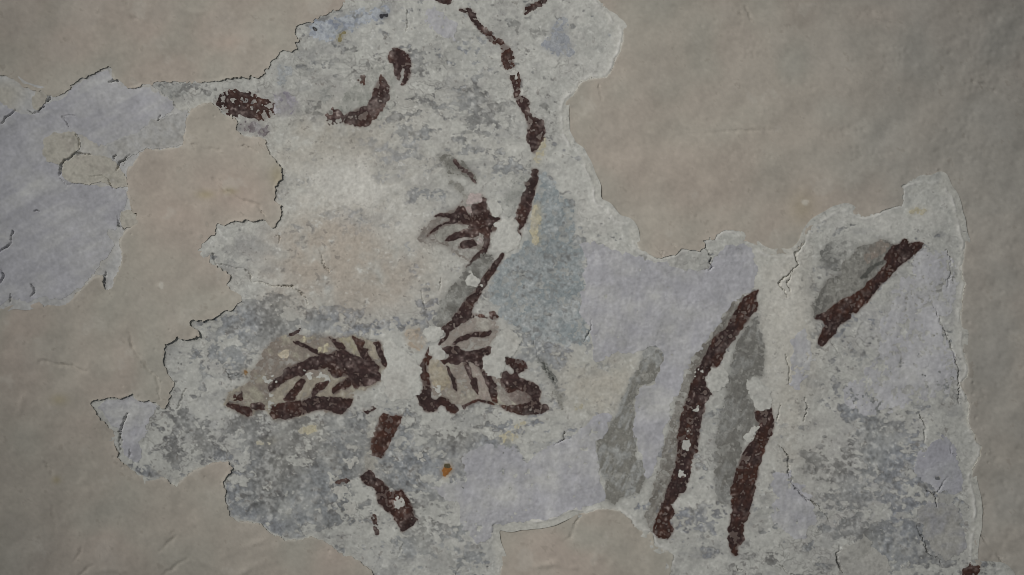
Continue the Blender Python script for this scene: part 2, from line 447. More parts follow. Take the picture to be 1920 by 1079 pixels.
add_tone('flower', A, 'painted_flower', 'brown flower head with grey-pink petals on the stem', polyf(fl((70,720),(120,600),(230,480),(400,400),(560,300),(660,190),(700,150),(860,150),(900,300),(1000,420),(1040,600),(940,620),(930,760),(860,860),(680,960),(560,880),(400,770),(270,740)), 1.6, 10), (104,99,94), (128,125,120), -2.2, .5, k=.45)
add_tone('petalg', 'flower', 'grey_petal', None, polyf(fl((280,640),(330,590),(430,540),(560,510),(680,540),(640,575),(520,615),(420,665),(400,720),(330,720)), 1), (124,123,117), (136,134,128), thr=-2.4, halo=0, t=.04)
add_tone('petalh', 'flower', 'grey_petal', None, polyf(fl((440,720),(540,690),(640,665),(740,690),(640,705),(590,740),(560,800),(640,810),(760,800),(820,830),(720,930),(600,880),(480,790)), 1), (126,125,120), (138,134,130), thr=-2.4, halo=0, t=.04)
add_brown('petal', 'flower', 'petal_shading', None, polyf(fl((270,420),(300,405),(400,380),(480,385),(530,350),(570,300),(650,310),(660,370),(720,430),(750,470),(710,525),(600,512),(480,500),(400,515),(300,585),(200,660),(155,675),(230,610),(300,550),(370,510),(450,480),(480,450),(420,420),(300,435)), .9, 8), -2.2, grey=.10)
add_brown('petalr', 'flower', 'petal_shading', None, polyf(fl((730,280),(840,260),(855,175),(900,210),(900,330),(960,400),(1070,440),(1000,490),(1050,560),(1000,600),(940,610),(930,750),(900,800),(850,870),(780,950),(680,1015),(645,1010),(720,950),(800,890),(840,830),(870,740),(860,640),(800,590),
(720,600),(690,560),(700,520),(740,470),(720,420),(720,350)), .9, 8), -2.0, grey=.12)
add_brown('petv2', 'flower', 'petal_shading', None, polyf(fl((420,710),(430,660),(540,610),(640,580),(720,570),(810,600),(820,640),(740,680),(640,660),(520,700)), .8, 8), -2.3, grey=.12)
add_brown('petv3', 'flower', 'petal_shading', None, polyf(fl((565,798),(590,740),(640,710),(760,700),(800,760),(700,792)), .8, 8), -2.3, grey=.08)
add_tone('pinkp', 'flower', 'pink_petal', None, polyf(fl((680,200),(720,150),(840,150),(850,240),(760,260),(700,290),(670,270)), .8), (152,142,139), (146,136,133), -3, 0, .04)
add_tone('pinkq', 'flower', 'pink_petal', None, polyf(fl((650,310),(690,290),(730,340),(720,380),(680,370)), .8), (128,116,112), (138,128,125), -2, 0, .04)
add_tone('pinkr', 'flower', 'pink_petal', None, polyf(fl((790,720),(820,670),(860,700),(840,740),(800,745)), .8), (146,138,135), (140,132,129), -3, 0, .04)

# --- stems
add_brown('stem1', A, 'painted_stem', 'thin upper run of the brown stem', strokef([(864,19,7),(878,22,13),(890,39,12),(903,55,9),(924,73,11),(940,80,12),(949,96,17),(954,122,20)], 2.4, 8), -1.15, red=.35, grey=.1)
add_brown('stem2', A, 'painted_stem', 'dark knotty middle run of the brown stem', polyf([(957,142),(964,132),(973,136),(978,152),(973,172),(972,178),(984,182),(992,196),(994,212),(1000,222),
(1018,224),(1022,244),(1020,262),(1010,275),(1003,290),(996,282),(988,262),(990,238),(984,214),(974,200),(967,184),(962,165)], 2.2, 8), -1.35, red=.1, grey=.08)
add_brown('stem3', A, 'painted_stem', 'straight dark length of stem leading down to the flower', polyf([(995,318),(1007,316),(1008,335),(1004,358),(1000,370),(996,386),(989,408),(984,424),(978,430),(976,444),(972,440),(973,420),
(964,410),(972,388),(978,370),(983,352),(989,336)], 1.5, 8), -1.8, grey=.02)
add_brown('twig', A, 'painted_stem', 'short twig under the flower', strokef([(913,462,12),(900,478,9),(886,491,9),(873,500,3)], 2), -1.0)
add_tone('shade1', A, 'grey_shading', 'soft grey shading along the stem below the flower', polyf([(862,520),(882,500),(905,478),(925,480),(915,510),(890,545),(877,565),(861,585),(841,606),(825,619),(813,609),(821,586),(830,562),(842,542)], 2.4, 12, 3),
(90,89,85), (122,122,118), -1.5, .5, k=.55)
add_brown('stem4', A, 'painted_stem', 'dark stem slanting from flower down to the leaves', strokef([(942,479,8),(929,497,13),(914,519,12),(900,542,13),(888,558,16),(879,570,17)], 1.2, 8), -1.8, grey=.03)
add_brown('stem4b', A, 'painted_stem', 'worn foot of the slanting stem above the small leaf', polyf(ua((640,150),(600,250),(520,310),(440,380),(520,470),(480,520),(400,600),(400,650),(440,600),(560,480),(640,390),(740,310),(880,250),(960,180),(900,120),(940,30),(940,-30),(800,-40),(720,60)), 1.0, 8), -1.5, grey=.12)
add_brown('stem5', A, 'painted_stem', 'short red-brown stem below the leaves', polyf([(719,775),(735,781),(754,777),(746,800),(741,815),(726,838),(716,862),(706,856),(694,853),(696,830),(703,803)], 1.6, 8), -1.7, red=.5)
add_tone('shade2', A, 'grey_shading', None, polyf([(694,790),(712,778),(704,805),(695,830),(692,858),(706,860),(702,880),(684,884),(684,850),(690,820)], 2, 10, 2), (130,128,122), (146,145,139), -1.5, .1)
add_brown('stem6', A, 'painted_stem', 'lowest dark length of stem, slanting right', polyf([(675,894),(691,879),(704,894),(725,910),(732,922),(754,918),(769,941),(782,976),(769,988),(754,998),(746,985),(738,970),(709,944),(702,915),(683,907)], 1.8, 8), -1.65, grey=.02)
add_brown('stub', A, 'brown_fleck', None, strokef([(699,970,9),(703,985,7),(707,1004,4)], 2), -.5, grey=.3)
add_brown('stub2', A, 'brown_fleck', None, strokef([(632,904,7),(652,903,9)], 2), -.5, grey=.35)
add_brown('topbit', A, 'brown_fleck', None, strokef([(822,-4,12),(838,2,12),(842,6,5)], 2), -1.2, red=.3)
add_brown('topbit2', A, 'brown_fleck', 'hooked brown fleck at the top edge', strokef([(986,26,4),(990,15,9),(1006,9,8),(1020,2,10)], 2), -1.0, red=.2, grey=.1)

# --- smudge and curl at the upper left
add_tone('curlsh', A, 'grey_shading', 'soft grey shading around the brown curl', polyf([(612,212),(640,190),(668,158),(690,132),(722,112),(740,120),(742,160),(736,200),(715,225),(690,215),(660,215),(625,232)], 3, 12, 3), (120,121,116), (142,142,137), -1.1, .2, k=.5)
add_tone('curlsh2', A, 'grey_shading', None, polyf([(595,180),(606,166),(622,158),(620,180),(606,192)], 2.5, 9), (116,117,114), (138,138,134), -1.0, .2)
add_brown('smear', A, 'brown_smear', 'broken dark brown smear left of the curl', polyf([(399,190),(412,179),(429,167),(440,169),(448,172),(475,173),(483,183),(504,188),(517,194),(521,204),(517,212),(504,221),(496,224),(483,228),
(465,221),(450,214),(433,219),(423,212),(410,202)], 3, 10), -.55, red=.12)
add_tone('smear2', A, 'purple_grey_speckle', None, polyf([(444,236),(458,230),(483,231),(506,236),(504,248),(496,254),(479,249),(450,246)], 3, 9), (92,86,88), (132,130,130), -.15, .3, k=.7)
add_tone('smear3', A, 'purple_grey_speckle', None, polyf([(514,180),(528,170),(545,178),(558,195),(548,214),(528,218),(512,212)], 4, 9), (110,107,113), (142,141,143), -.1, .3, k=.7)
add_brown('curl1', A, 'brown_curl', 'hooked top of the brown curl', polyf([(733,92),(748,92),(766,102),(772,115),(770,140),(766,152),(755,162),(751,158),(758,146),(760,128),(754,130),(751,152),(743,148),(739,132),(735,118),(728,110)], 1.8, 8), -1.5, grey=.15)
add_brown('curl2', A, 'brown_curl', 'lower sweep of the faded brown curl', polyf([(716,140),(722,150),(730,158),(729,186),(722,197),(712,212),(702,226),(690,236),(672,240),(660,232),(646,232),(648,222),(650,212),(672,205),(688,200),
(694,185),(700,172),(704,160),(710,148)], 2.2, 8), -1.4, grey=.32)
add_brown('curl3', A, 'brown_curl', None, polyf([(606,231),(608,218),(620,204),(640,207),(649,220),(640,232),(622,236)], 2.4, 8), -.4, grey=.5)
add_brown('curl4', A, 'brown_curl', None, polyf([(668,150),(676,142),(692,146),(690,160),(678,164)], 3, 8), -.2, grey=.4)
add_tone('gstub', A, 'grey_stroke', 'short dark grey stroke above the flower', polyf([(822,298),(838,289),(854,299),(869,305),(882,320),(894,333),(892,345),(880,333),(861,328),(841,325),(833,310)], 1.8, 8), (98,97,92), (124,123,118), -1.6, .3, k=.6)
add_brown('gstub2', 'gstub', 'dark_streak', None, strokef([(853,304,9),(866,318,9),(882,328,7),(893,342,4)], 2), -1.1, grey=.35)
add_tone('stalk', A, 'grey_stroke', None, strokef([(846,344,7),(865,352,9),(874,372,5)], 1.5), (112,111,106), (130,128,122), -1.5)
add_tone('sideg', A, 'grey_stroke', None, polyf([(970,340),(985,322),(997,306),(994,330),(980,360),(972,392),(962,408),(945,404),(942,382),(945,362),(960,356)], 3, 10), (122,123,119), (140,140,137), -.9, .2)

# --- right hand strokes
add_tone('wash0', A, 'grey_brush_stroke', 'faded grey brush stroke without brown, leftmost of the slanting strokes', polyf([(1217,648),(1232,653),(1244,668),(1240,689),(1230,716),(1206,721),(1196,736),(1191,762),(1188,801),(1193,835),(1193,860),(1206,868),
(1212,902),(1196,923),(1167,933),(1149,947),(1136,944),(1138,902),(1121,876),(1119,832),(1136,812),(1154,786),(1167,749),(1185,705),(1201,689),(1201,666)], 2, 10), (106,105,100), (132,133,131), -1.4, .2, k=.55)
add_tone('wash1', A, 'grey_brush_stroke', 'grey shading along the left side of the long brown stroke', polyf([(1300,655),(1318,650),(1340,622),(1372,570),(1395,552),(1400,590),(1360,640),(1320,700),(1300,750),(1285,800),(1275,850),(1262,900),(1240,960),(1225,1000),(1209,978),
(1219,944),(1234,886),(1239,853),(1253,814),(1264,775),(1272,736),(1286,705)], 2.4, 10), (98,95,90), (122,120,115), -1.2, .2, k=.5)
add_brown('stroke1', A, 'brown_brush_stroke', 'long dark brown slanting brush stroke with white specks', polyf([(1425,543),(1418,556),(1420,580),(1396,609),(1375,640),(1362,655),(1349,687),(1334,689),(1321,710),(1323,726),(1334,739),(1329,749),(1321,754),(1321,773),
(1310,809),(1310,845),(1297,863),(1295,889),(1284,920),(1258,946),(1264,965),(1256,975),(1264,991),(1253,1012),(1232,1009),(1222,996),(1230,975),(1243,944),(1253,913),
(1264,881),(1269,850),(1269,833),(1277,783),(1284,757),(1292,736),(1303,705),(1310,687),(1326,658),(1339,629),(1363,614),(1376,586),(1396,558),(1409,550)], 1.7, 8), -1.55, red=.28)
add_tone('wash2', A, 'grey_brush_stroke', 'broad grey stroke between the two brown strokes', polyf([(1420,590),(1428,632),(1435,671),(1430,705),(1407,708),(1399,726),(1415,752),(1417,783),(1425,800),(1394,827),(1389,856),(1383,873),(1376,902),(1368,944),(1344,944),
(1339,902),(1339,858),(1349,799),(1355,762),(1370,684),(1383,642),(1402,606)], 1.8, 10), (98,97,93), (120,120,117), -1.6, .2, k=.5)
add_brown('stroke2', A, 'brown_brush_stroke', 'red-brown slanting brush stroke right of the long one', polyf([(1448,762),(1451,804),(1441,827),(1430,851),(1425,873),(1415,918),(1404,965),(1394,985),(1391,1014),(1381,1027),(1385,1043),(1373,1040),(1365,1017),(1365,988),(1372,959),
(1370,918),(1383,876),(1391,853),(1415,824),(1425,796),(1415,786),(1415,771),(1435,770)], 1.7, 8), -1.6, red=.42)
def sr(*p): return zoomed(1510, 425, 4.592, p)


add_tone('wash3c', A, 'grey_cloud', None, polyf(sr((120,330),(150,210),(260,140),(380,110),(500,150),(440,260),(300,380),(200,350),(160,370)), 4, 12, 2), (100,100,97), (140,140,136), -1.0, .2, k=.6)
add_tone('wash3', A, 'grey_brush_stroke', 'grey stroke with tan streaks above the diagonal brown stroke', polyf(sr((45,680),(120,590),(180,480),(300,410),(330,330),(430,230),(500,160),(620,110),(740,130),(800,200),(720,330),(620,450),(480,600),(350,690),(200,770),(90,790)), 2, 12), (92,91,87), (118,117,112), -2, .5, k=.5)
add_tone('tan3', 'wash3', 'tan_streak', None, polyf(sr((500,240),(560,160),(660,115),(735,150),(680,230),(560,310),(520,320)), 2), (122,113,105), (108,104,98), -1.1, 0, .03)
add_tone('dark3', 'wash3', 'dark_streak', None, strokef([(1617,522,5),(1632,506,7),(1650,494,6),(1660,488,3)], 1.5), (66,66,63), (84,84,80), -1.4, 0, .04)
add_brown('stroke3', A, 'brown_brush_stroke', 'diagonal dark brown brush stroke near the right edge', union([strokef([(1720,463,10),(1690,478,19),(1660,512,19),(1625,548,20),(1590,573,22),(1565,600,19),(1546,632,15)], 1.2), polyf(sr((1020,140),(960,130),(890,150),(880,110),(840,110),(820,150),(760,160),(700,240),(670,280),(720,310),(700,360),(640,410),(560,490),(500,550),(420,600),(330,620),(240,670),(180,740),(110,760),(85,790),(150,810),
(175,850),(150,890),(120,950),(105,1000),(140,1035),(190,1000),(250,930),(300,850),(380,800),(400,740),(440,745),(540,650),(600,570),(650,510),(740,430),(800,350),(940,250),(1000,180)), 1.0, 8)]), -1.9, red=.25)
add_brown('corner', A, 'brown_fleck', 'red-brown fleck at the bottom right corner', polyf([(1802,1076),(1817,1057),(1834,1062),(1838,1067),(1832,1082),(1826,1110),(1806,1110)], 2.4, 7), -.7, red=.6)

# --- yellow, tan and rust marks
YE = ((153,147,126), (147,144,134))
add_tone('y1', A, 'yellow_mark', None, strokef([(1019,262,5),(1013,285,11),(1006,300,13)], 3, 8), *YE, thr=-.9, halo=.1)
add_tone('y2', A, 'yellow_mark', 'pale yellow mark beside the stem', strokef([(1008,386,10),(1003,415,17),(1001,435,12),(1006,455,12)], 3, 8), *YE, thr=-1.3, halo=.1)
for k, (x, y, a, b) in enumerate([(500,828,16,7),(580,806,14,9),(955,822,12,14),(975,797,8,6),(1724,396,14,8),(1088,762,8,5),(608,655,7,9),(573,637,9,7)]):
    add_tone('ys%d' % k, A if k < 6 else 'leafL', 'yellow_mark', None, strokef([(x - a, y + 2, b), (x, y, b * 1.5), (x + a, y - 2, b * .8)], 3, 8), *YE, thr=-.4, halo=.1)
add_tone('tan1', A, 'tan_patch', 'tan patch between the leaves', polyf([(764,617),(785,616),(799,645),(788,656),(768,648),(758,634)], 3, 9), (140,130,118), (148,142,132), -1.5, .1)
add_tone('yel', 'leafL', 'pale_fleck', None, polyf([(520,664),(530,658),(543,656),(540,670),(528,673)], 1, 6), (162,154,138), (158,150,134), -3, 0, .08)
add_tone('rust', A, 'rust_stain', 'small orange rust stain', polyf([(831,886),(834,874),(840,870),(846,880),(840,887),(833,897)], 1.3, 6), (122,82,44), (98,74,44), -3, .25, .06)
add_tone('rustd', 'rust', 'dark_spot', None, strokef([(836,873,6),(841,874,7)], .8), (72,66,50), (72,64,52), -3, 0, .05)
add_tone('rust2', A, 'rust_stain', None, strokef([(457,697,4),(462,699,6)], 1), (112,88,58), (112,88,62), -3)
add_tone('hole1', A, 'dark_spot', None, strokef([(588,52,3),(592,55,4)], .5), (44,44,46), (44,44,46), -3)
add_tone('hole2', A, 'dark_spot', None, strokef([(715,31,6),(724,28,6)], 1), (46,47,52), (46,46,50), -3)
add_tone('olive', A, 'dark_spot', None, strokef([(636,74,4),(638,66,6),(647,61,4)], 1.2), (100,92,66), (124,118,92), -3)

# --- lilac limewash, sits over the grey
LIL = ((141,141,146), (149,149,150))


def add_lilac(key, parent, label, pts, thr=-2.6, warp=3, t=.16, cc=LIL):
    w, f = polyf(pts, warp * 1.9, 13, 1.25, 1)
    f = worn(w, f, thr, .3)
    film(key, parent, 'lilac_limewash', label, (w, f), t, ('lilac', cc))


add_lilac('lil1', A, 'smooth lilac limewash left of the brown strokes', [(1084,456),(1154,466),(1193,480),(1240,492),(1318,508),(1336,498),(1357,464),(1394,456),(1413,476),(1420,506),(1413,545),(1376,558),(1336,624),(1296,678),(1271,731),(1253,778),
(1237,840),(1230,876),(1216,905),(1206,866),(1195,835),(1190,801),(1198,738),(1208,723),(1232,718),(1246,668),(1232,651),(1217,646),(1200,660),(1190,660),(1175,661),(1154,655),(1123,679),(1112,660),(1115,642),(1097,596),(1091,584),(1097,519),(1092,475)])
add_lilac('lil2', A, 'lilac limewash along the bottom left of the strokes', [(1115,773),(1150,780),(1135,810),(1118,835),(1119,876),(1132,900),(1134,938),(1120,948),(1075,952),(1032,974),(975,980),(927,977),(921,1014),(881,1012),(860,980),
(863,944),(829,933),(800,913),(824,905),(868,894),(873,850),(912,832),(952,837),(978,850),(985,871),(1001,860),(1038,832),(1069,824),(1095,798)], -1.7)
add_lilac('lil3', A, 'lilac limewash on the pointed lower left tip', [(176,756),(254,745),(291,757),(285,776),(275,787),(275,820),(262,824),(262,858),(249,868),(228,845),(224,812),(205,792)], -2.8, 2)
add_lilac('lil4', A, 'faint lilac limewash near the right edge', [(1738,462),(1792,472),(1792,560),(1768,610),(1798,700),(1790,728),(1740,745),(1700,770),(1640,775),(1590,770),(1582,722),(1640,690),(1650,600),(1690,520)], -.7, 5, .10, ((148,148,152), (154,154,155)))
add_lilac('lil5', A, None, [(1446,890),(1480,880),(1512,935),(1535,960),(1520,1000),(1480,1012),(1450,985)], -1.5, 5, .12)
add_lilac('lil6', A, None, [(1722,850),(1765,815),(1795,850),(1805,890),(1800,928),(1760,925),(1735,905),(1712,880)], -1.9, 4, .14, ((138,138,145), (146,147,150)))
add_lilac('lil7', A, None, [(790,18),(830,16),(856,40),(856,70),(840,74),(815,60)], -.9, 4, .10)
add_lilac('lil8', A, None, [(1482,650),(1505,610),(1520,640),(1512,720),(1492,740)], -.9, 5, .10)
B = 'left'
add_lilac('lilB', B, 'smooth lilac limewash filling the left patch', [(-150,120),(-40,160),(30,212),(60,214),(78,200),(95,192),(122,182),(140,160),(172,141),(204,130),(208,150),(236,168),(270,163),(281,161),(296,176),(320,188),(322,204),
(296,224),(284,222),(268,244),(230,257),(200,274),(185,272),(165,258),(146,250),(112,252),(88,268),(84,290),(100,306),(112,312),(112,326),(135,346),(175,346),(215,353),(238,356),(237,384),(222,404),(220,428),(198,430),(212,452),(206,478),
(186,500),(160,528),(140,545),(110,562),(92,563),(78,556),(60,560),(30,560),(10,562),(-30,585),(-150,600)], -3, 2)

# --- pale lime remnants that cover the painting
LIM = ((158,158,153), (151,150,145))


def add_lime(key, parent, label, pts, warp=1.6, t=.35, cc=LIM):
    w, f = polyf(pts, warp * 1.8, 7, 1.25, 1)
    film(key, parent, 'lime_remnant', label, (w, worn(w, f, -9, rag=.5)), t, tone(w, *cc, .35, .03))


add_lime('lm1', A, 'large pale lime patch between the two striped leaves', [(717,643),(734,640),(755,657),(775,670),(788,684),(792,726),(782,743),(755,751),(730,753),(721,734),(723,722),(713,705),(730,684),(721,668)])
add_lime('lm2', A, 'pale lime patch over the right leaf', rb((140,250),(240,60),(340,120),(450,180),(410,330),(340,390),(250,390),(280,480),(230,600),(180,640),(110,600),(60,530),(20,520),(40,440),(40,390),(120,370),(130,290)))
add_lime('lm3', A, None, [(788,622),(800,612),(815,610),(830,618),(830,632),(815,640),(800,640)])
add_lime('lm4', A, None, [(805,650),(815,646),(828,656),(840,668),(830,676),(815,672),(803,662)])
add_lime('lm5', A, 'pale lime patch right of the flower', [(927,417),(958,411),(971,422),(976,445),(971,466),(947,474),(927,468),(920,452),(929,443),(927,427)])
add_lime('lm6', A, None, [(913,378),(930,372),(940,385),(942,400),(932,407),(918,402)])
add_lime('lm7', A, 'pale lime patch above the red-brown stroke', [(1398,722),(1412,704),(1430,716),(1445,735),(1449,762),(1430,773),(1417,766),(1408,745)])
add_lime('lm8', A, None, [(1391,822),(1412,801),(1427,798),(1415,820),(1402,829)], 1.2)
add_lime('lm9', A, None, [(1325,708),(1340,690),(1362,690),(1368,720),(1345,735),(1328,730)], 2)
for k, (x, y, a, b) in enumerate([(579,705,11,9),(609,707,8,9),(504,711,9,8),(507,752,8,13),(818,733,7,10),(885,527,9,14),(1314,696,4,6),(1283,836,6,11),(748,941,10,9),(655,955,10,16),(900,452,6,5),
        (783,851,12,8),(625,895,9,7),(660,866,14,6),(1303,768,4,4),(1290,806,5,4),(1300,804,5,5),(960,138,10,8),(640,918,12,16),(1281,889,6,9)]):
    a2 = [(x + a * math.cos(q), y + b * math.sin(q)) for q in np.linspace(0, 6.283, 9)[:-1]]
    add_lime('ls%d' % k, 'leafL' if k < 4 else A, None, a2, 5.0, .2)
add_lime('isl1', A, 'pale plaster island at the bottom right', [(1572,1030),(1600,1015),(1626,1001),(1636,1025),(1650,1042),(1668,1062),(1672,1100),(1600,1110),(1575,1079),(1570,1050)], 3, .3, ((146,145,140), (138,137,133)))
add_lime('isl2', A, 'broad pale plaster island by the lower right edge', [(1714,957),(1751,941),(1793,942),(1804,986),(1812,1030),(1800,1046),(1760,1046),(1740,1018),(1728,990)], 3, .3, ((138,137,133), (134,134,136)))
FLK = ((150,147,138), (144,140,132))
film('fl1', B, 'plaster_flake', 'rounded pale flake on the lilac patch', polyf([(81,262),(100,250),(140,247),(150,262),(150,276),(141,288),(120,300),(112,310),(90,304),(80,288)], 1.6, 8), .5, None)
film('fl2', B, 'plaster_flake', 'broad cream flake with a dark gap along its top', polyf([(118,306),(142,291),(171,290),(200,296),(217,305),(226,320),(238,338),(240,350),(214,352),(190,340),(165,346),(135,344),(116,328)], 1.6, 8), .4, None)
film('fl3', B, 'plaster_flake', 'grey flake strip at the right of the patch', polyf([(200,274),(229,258),(268,246),(284,224),(300,226),(322,212),(350,210),(345,240),(342,270),(318,277),(294,279),(279,275),(262,285),(244,292),(228,310),(212,296)], 1.8, 9), .25, None)
film('fl4', B, 'plaster_flake', 'small ring-shaped flake hanging at the right edge', polyf([(226,400),(236,393),(250,398),(259,412),(255,424),(240,426),(230,430),(224,416)], 1.6, 7), .8, None)
film('fl5', B, 'plaster_flake', None, polyf([(66,172),(80,172),(88,180),(84,194),(72,206),(62,206),(58,190)], 1.6, 7), .5, None)
for d in FILMS:
    if d['c'] is None:
        d['c'] = tone(d['win'], *(FLK if d['key'] != 'fl3' else ((147,147,146), (140,139,136))), .4, .03)

# ------------------------------------------------------------------ cracks, ridges, pits
CR_F = [[(1511,452,2),(1493,475,3),(1498,496,3),(1477,517,3),(1461,530,2),(1477,556,1.5)], [(1490,506,1.5),(1478,530,2),(1484,545,1)],
[(397,477,3),(404,492,3),(421,500,2.5),(450,504,2.5),(467,514,3),(473,529,3),(500,533,2.5),(529,538,2.5),(546,538,3),(565,550,2.5),(577,571,2)],
[(598,470,1.5),(604,477,3),(605,494,3),(617,511,2.5)], [(517,441,1),(527,446,2.5),(524,456,2)],
[(1460,835,3),(1479,854,3),(1477,876,3),(1489,913,4),(1511,935,3),(1536,950,3),(1558,979,3)], [(1780,835,2),(1785,850,2),(1802,864,2)],
[(1736,918,2.5),(1751,928,3),(1758,950,2.5)], [(1751,928,2),(1778,893,1.5)], [(1719,986,2),(1739,1035,3),(1768,1055,3)],
[(762,18,2.5),(765,34,2.5),(762,60,2)], [(1472,665,1.5),(1480,690,2.2),(1478,720,1.5)], [(1510,745,2),(1514,760,2.4),(1508,790,2)],
[(1573,1022,3),(1568,1050,4),(1580,1075,4)], [(1462,1060,3),(1490,1080,3)], [(1316,455,2),(1329,476,2.5),(1338,500,2),(1330,510,1.5)],
[(225,845,3),(224,812,4),(232,785,3),(240,775,2)], [(240,862,2.5),(243,845,3)], [(350,730,1.5),(330,765,2)], [(420,694,1.5),(424,702,2),(436,716,1.5)], [(425,703,1.3),(455,702,1.2)],
[(1380,1063,2),(1400,1079,2.5)], [(860,1064,2),(856,1082,2.5)], [(745,1048,1.5),(755,1020,2)],
[(1095,640,1.5),(1105,620,2),(1110,600,1)], [(1000,640,2),(1012,668,3),(1030,700,4),(1042,720,2.5)], [(825,520,1.5),(826,545,1.5)], [(790,545,1),(793,570,1.6),(800,580,1.4)],
[(1560,640,1),(1567,652,2),(1580,668,1.5)], [(1745,560,1.2),(1780,640,2),(1798,700,2.4),(1800,760,2)], [(1722,770,3),(1735,800,4),(1732,830,3)],
[(1775,470,1.5),(1784,495,2),(1778,540,1.5)], [(1040,838,2),(1054,822,2.5),(1058,808,2)], [(1463,755,1.5),(1458,790,1.5)]]
CR_B = [[(110,330,3),(113,318,6),(118,305,6),(130,296,5),(142,289,7),(155,290,3),(172,290,2)], [(4,233,3),(12,219,3.5),(27,208,2)], [(117,218,2),(130,236,2.5)], [(117,218,2),(139,216,1.5)],
[(143,252,3),(148,262,3),(148,280,2)], [(217,322,4),(222,306,5),(232,298,4),(241,288,3)], [(215,290,3),(212,300,4)], [(22,434,3.5),(21,453,4),(8,464,3),(-3,475,3)], [(-2,500,3),(6,517,4),(-2,534,3)], [(59,531,4),(63,544,4),(57,556,3)],
[(20,551,3.5),(18,566,4)], [(204,154,4),(213,150,6),(222,152,4)], [(88,190,6),(94,184,6)], [(52,206,2),(60,213,2.5),(72,210,2.5),(82,200,2)], [(113,336,1.5),(126,346,2),(146,346,1.5)], [(170,330,3),(190,330,3),(200,336,3),(212,352,2)],
[(222,404,2.5),(221,422,3),(232,432,3)], [(196,512,2),(195,540,2.5)], [(64,395,4),(74,397,4)], [(296,225,2),(300,216,2)]]
CR_W = [[(398,333,3),(413,348,3),(425,358,4),(444,369,4),(467,381,4),(483,386,3.5),(496,402,3),(511,421,3)], [(362,271,3),(381,279,5),(413,281,3)], [(440,277,2),(465,276,3),(480,284,2)], [(487,270,2),(504,288,3)],
[(1188,432,1.5),(1205,442,2),(1217,452,3),(1232,459,3.5),(1243,475,3)], [(1217,452,2),(1226,466,3),(1240,482,3)], [(1222,431,1.5),(1240,445,2),(1266,462,1.5)], [(1178,411,2),(1190,424,1.5)],
[(1832,996,4),(1861,1030,4),(1886,1060,5),(1897,1082,4),(1915,1130,4)], [(154,1027,3),(152,1035,4),(136,1052,3)], [(175,1057,4),(160,1068,4),(148,1079,4)], [(357,1045,4),(338,1054,5),(318,1068,4),(306,1082,4)],
[(1086,968,4),(1071,1004,4),(1060,1015,2)], [(1122,162,2),(1128,172,3),(1127,186,2)], [(397,106,3),(403,112,4),(405,126,3)], [(242,618,6),(248,652,7),(259,670,6),(281,695,6),(294,708,5),(297,750,3)], [(73,677,5),(125,685,7),(163,698,5)],
[(83,869,5),(92,880,6),(100,902,5)], [(95,935,4),(99,960,5),(103,990,4)], [(1399,13,3),(1406,22,4),(1408,36,3)], [(1267,255,3),(1340,249,3),(1430,243,4),(1460,243,3)], [(1826,150,5),(1870,170,7),(1912,192,5)], [(300,1035,5),(318,1018,6),(330,1005,4)], [(247,30,6),(256,36,8),(264,40,5)]]
RIDGE = [[(187,0,9),(219,17,10),(244,29,9)], [(312,2,8),(344,20,9),(378,26,8)], [(355,1049,9),(388,1058,9),(430,1079,9)], [(493,1013,5),(466,1024,6),(432,1038,5),(415,1048,5)], [(1115,1041,9),(1141,1046,10),(1157,1064,8),(1180,1080,8)],
[(172,1071,10),(200,1068,9),(240,1073,9)], [(150,905,9),(158,900,9),(166,930,8)], [(40,750,6),(36,775,6)], [(1000,1062,12),(1040,1056,12),(1080,1064,10)], [(400,1100,12),(480,1060,9),(520,1050,8)], [(225,100,8),(260,140,9)]]


def lines(L, soft=1.2, warp=1.4):
    Fm = np.zeros((NY, NX), np.float32)
    for p in L:
        p = [(x, y, q * (.72 if 0 < k < len(p) - 1 else .35)) for k, (x, y, q) in enumerate(p)]
        w, f = strokef(p, warp, 8, soft)
        f = f * np.clip(.75 + .35 * wn25[w] + .2 * wn9[w], .25, 1)
        Fm[w] = np.maximum(Fm[w], f)
    return Fm


crF, crB, crW = lines(CR_F, 1.0, 2.2), lines(CR_B, 1.1, 1.6), lines(CR_W, 2.2, 2.4)
ridge = blur(lines(RIDGE, 4.0), 3)

fw, fF = polyf(FRAG, 3.4, 9, 1.3, 1)
F = put(fw, fF)
fwB, fB = polyf(LEFT, 2.6, 9, 1.3, 1)
FB = put(fwB, fB)
U = np.maximum(F, FB)                                     # where the beige coat is gone
out = np.clip((blur(U, 8)) * 2, 0, 1) * (U < .6)          # on the coat: 1 at its broken edge, 0 away from it
edgeF = np.clip((1 - blur(F, 9)) * 2, 0, 1) * (F > .4)
gx = np.gradient(blur(U, 7), axis=1)
gy = np.gradient(blur(U, 7), axis=0)
leftness = np.clip((gx + .6 * gy) * 14, -1, 1)            # + = upper left side of the hole, - = lower right side
wideF = np.clip((1 - blur(F, 26)) * 2, 0, 1)

rough_r = ss(1450, 1900, GX)[None, :] * np.ones((NY, 1), np.float32)
nl, nm, ns = fbm(300, 2), fbm(95, 3), fbm(22, 3)
nf = fbm(5, 2)
W = .9 * nl + 0.85 * nm + .62 * fbm(75, 3, 2.2) + .22 * fbm(38, 3, 1.6) + (0.11 + 0.13 * rough_r) * ns + (0.008 + 0.018 * rough_r) * nf
W = W + 0.3 * np.abs(fbm(60, 2)) + 1.9 * ridge - 1.9 * crW
rng = np.random.default_rng(4)
pit = np.zeros_like(W)
bump = np.zeros_like(W)


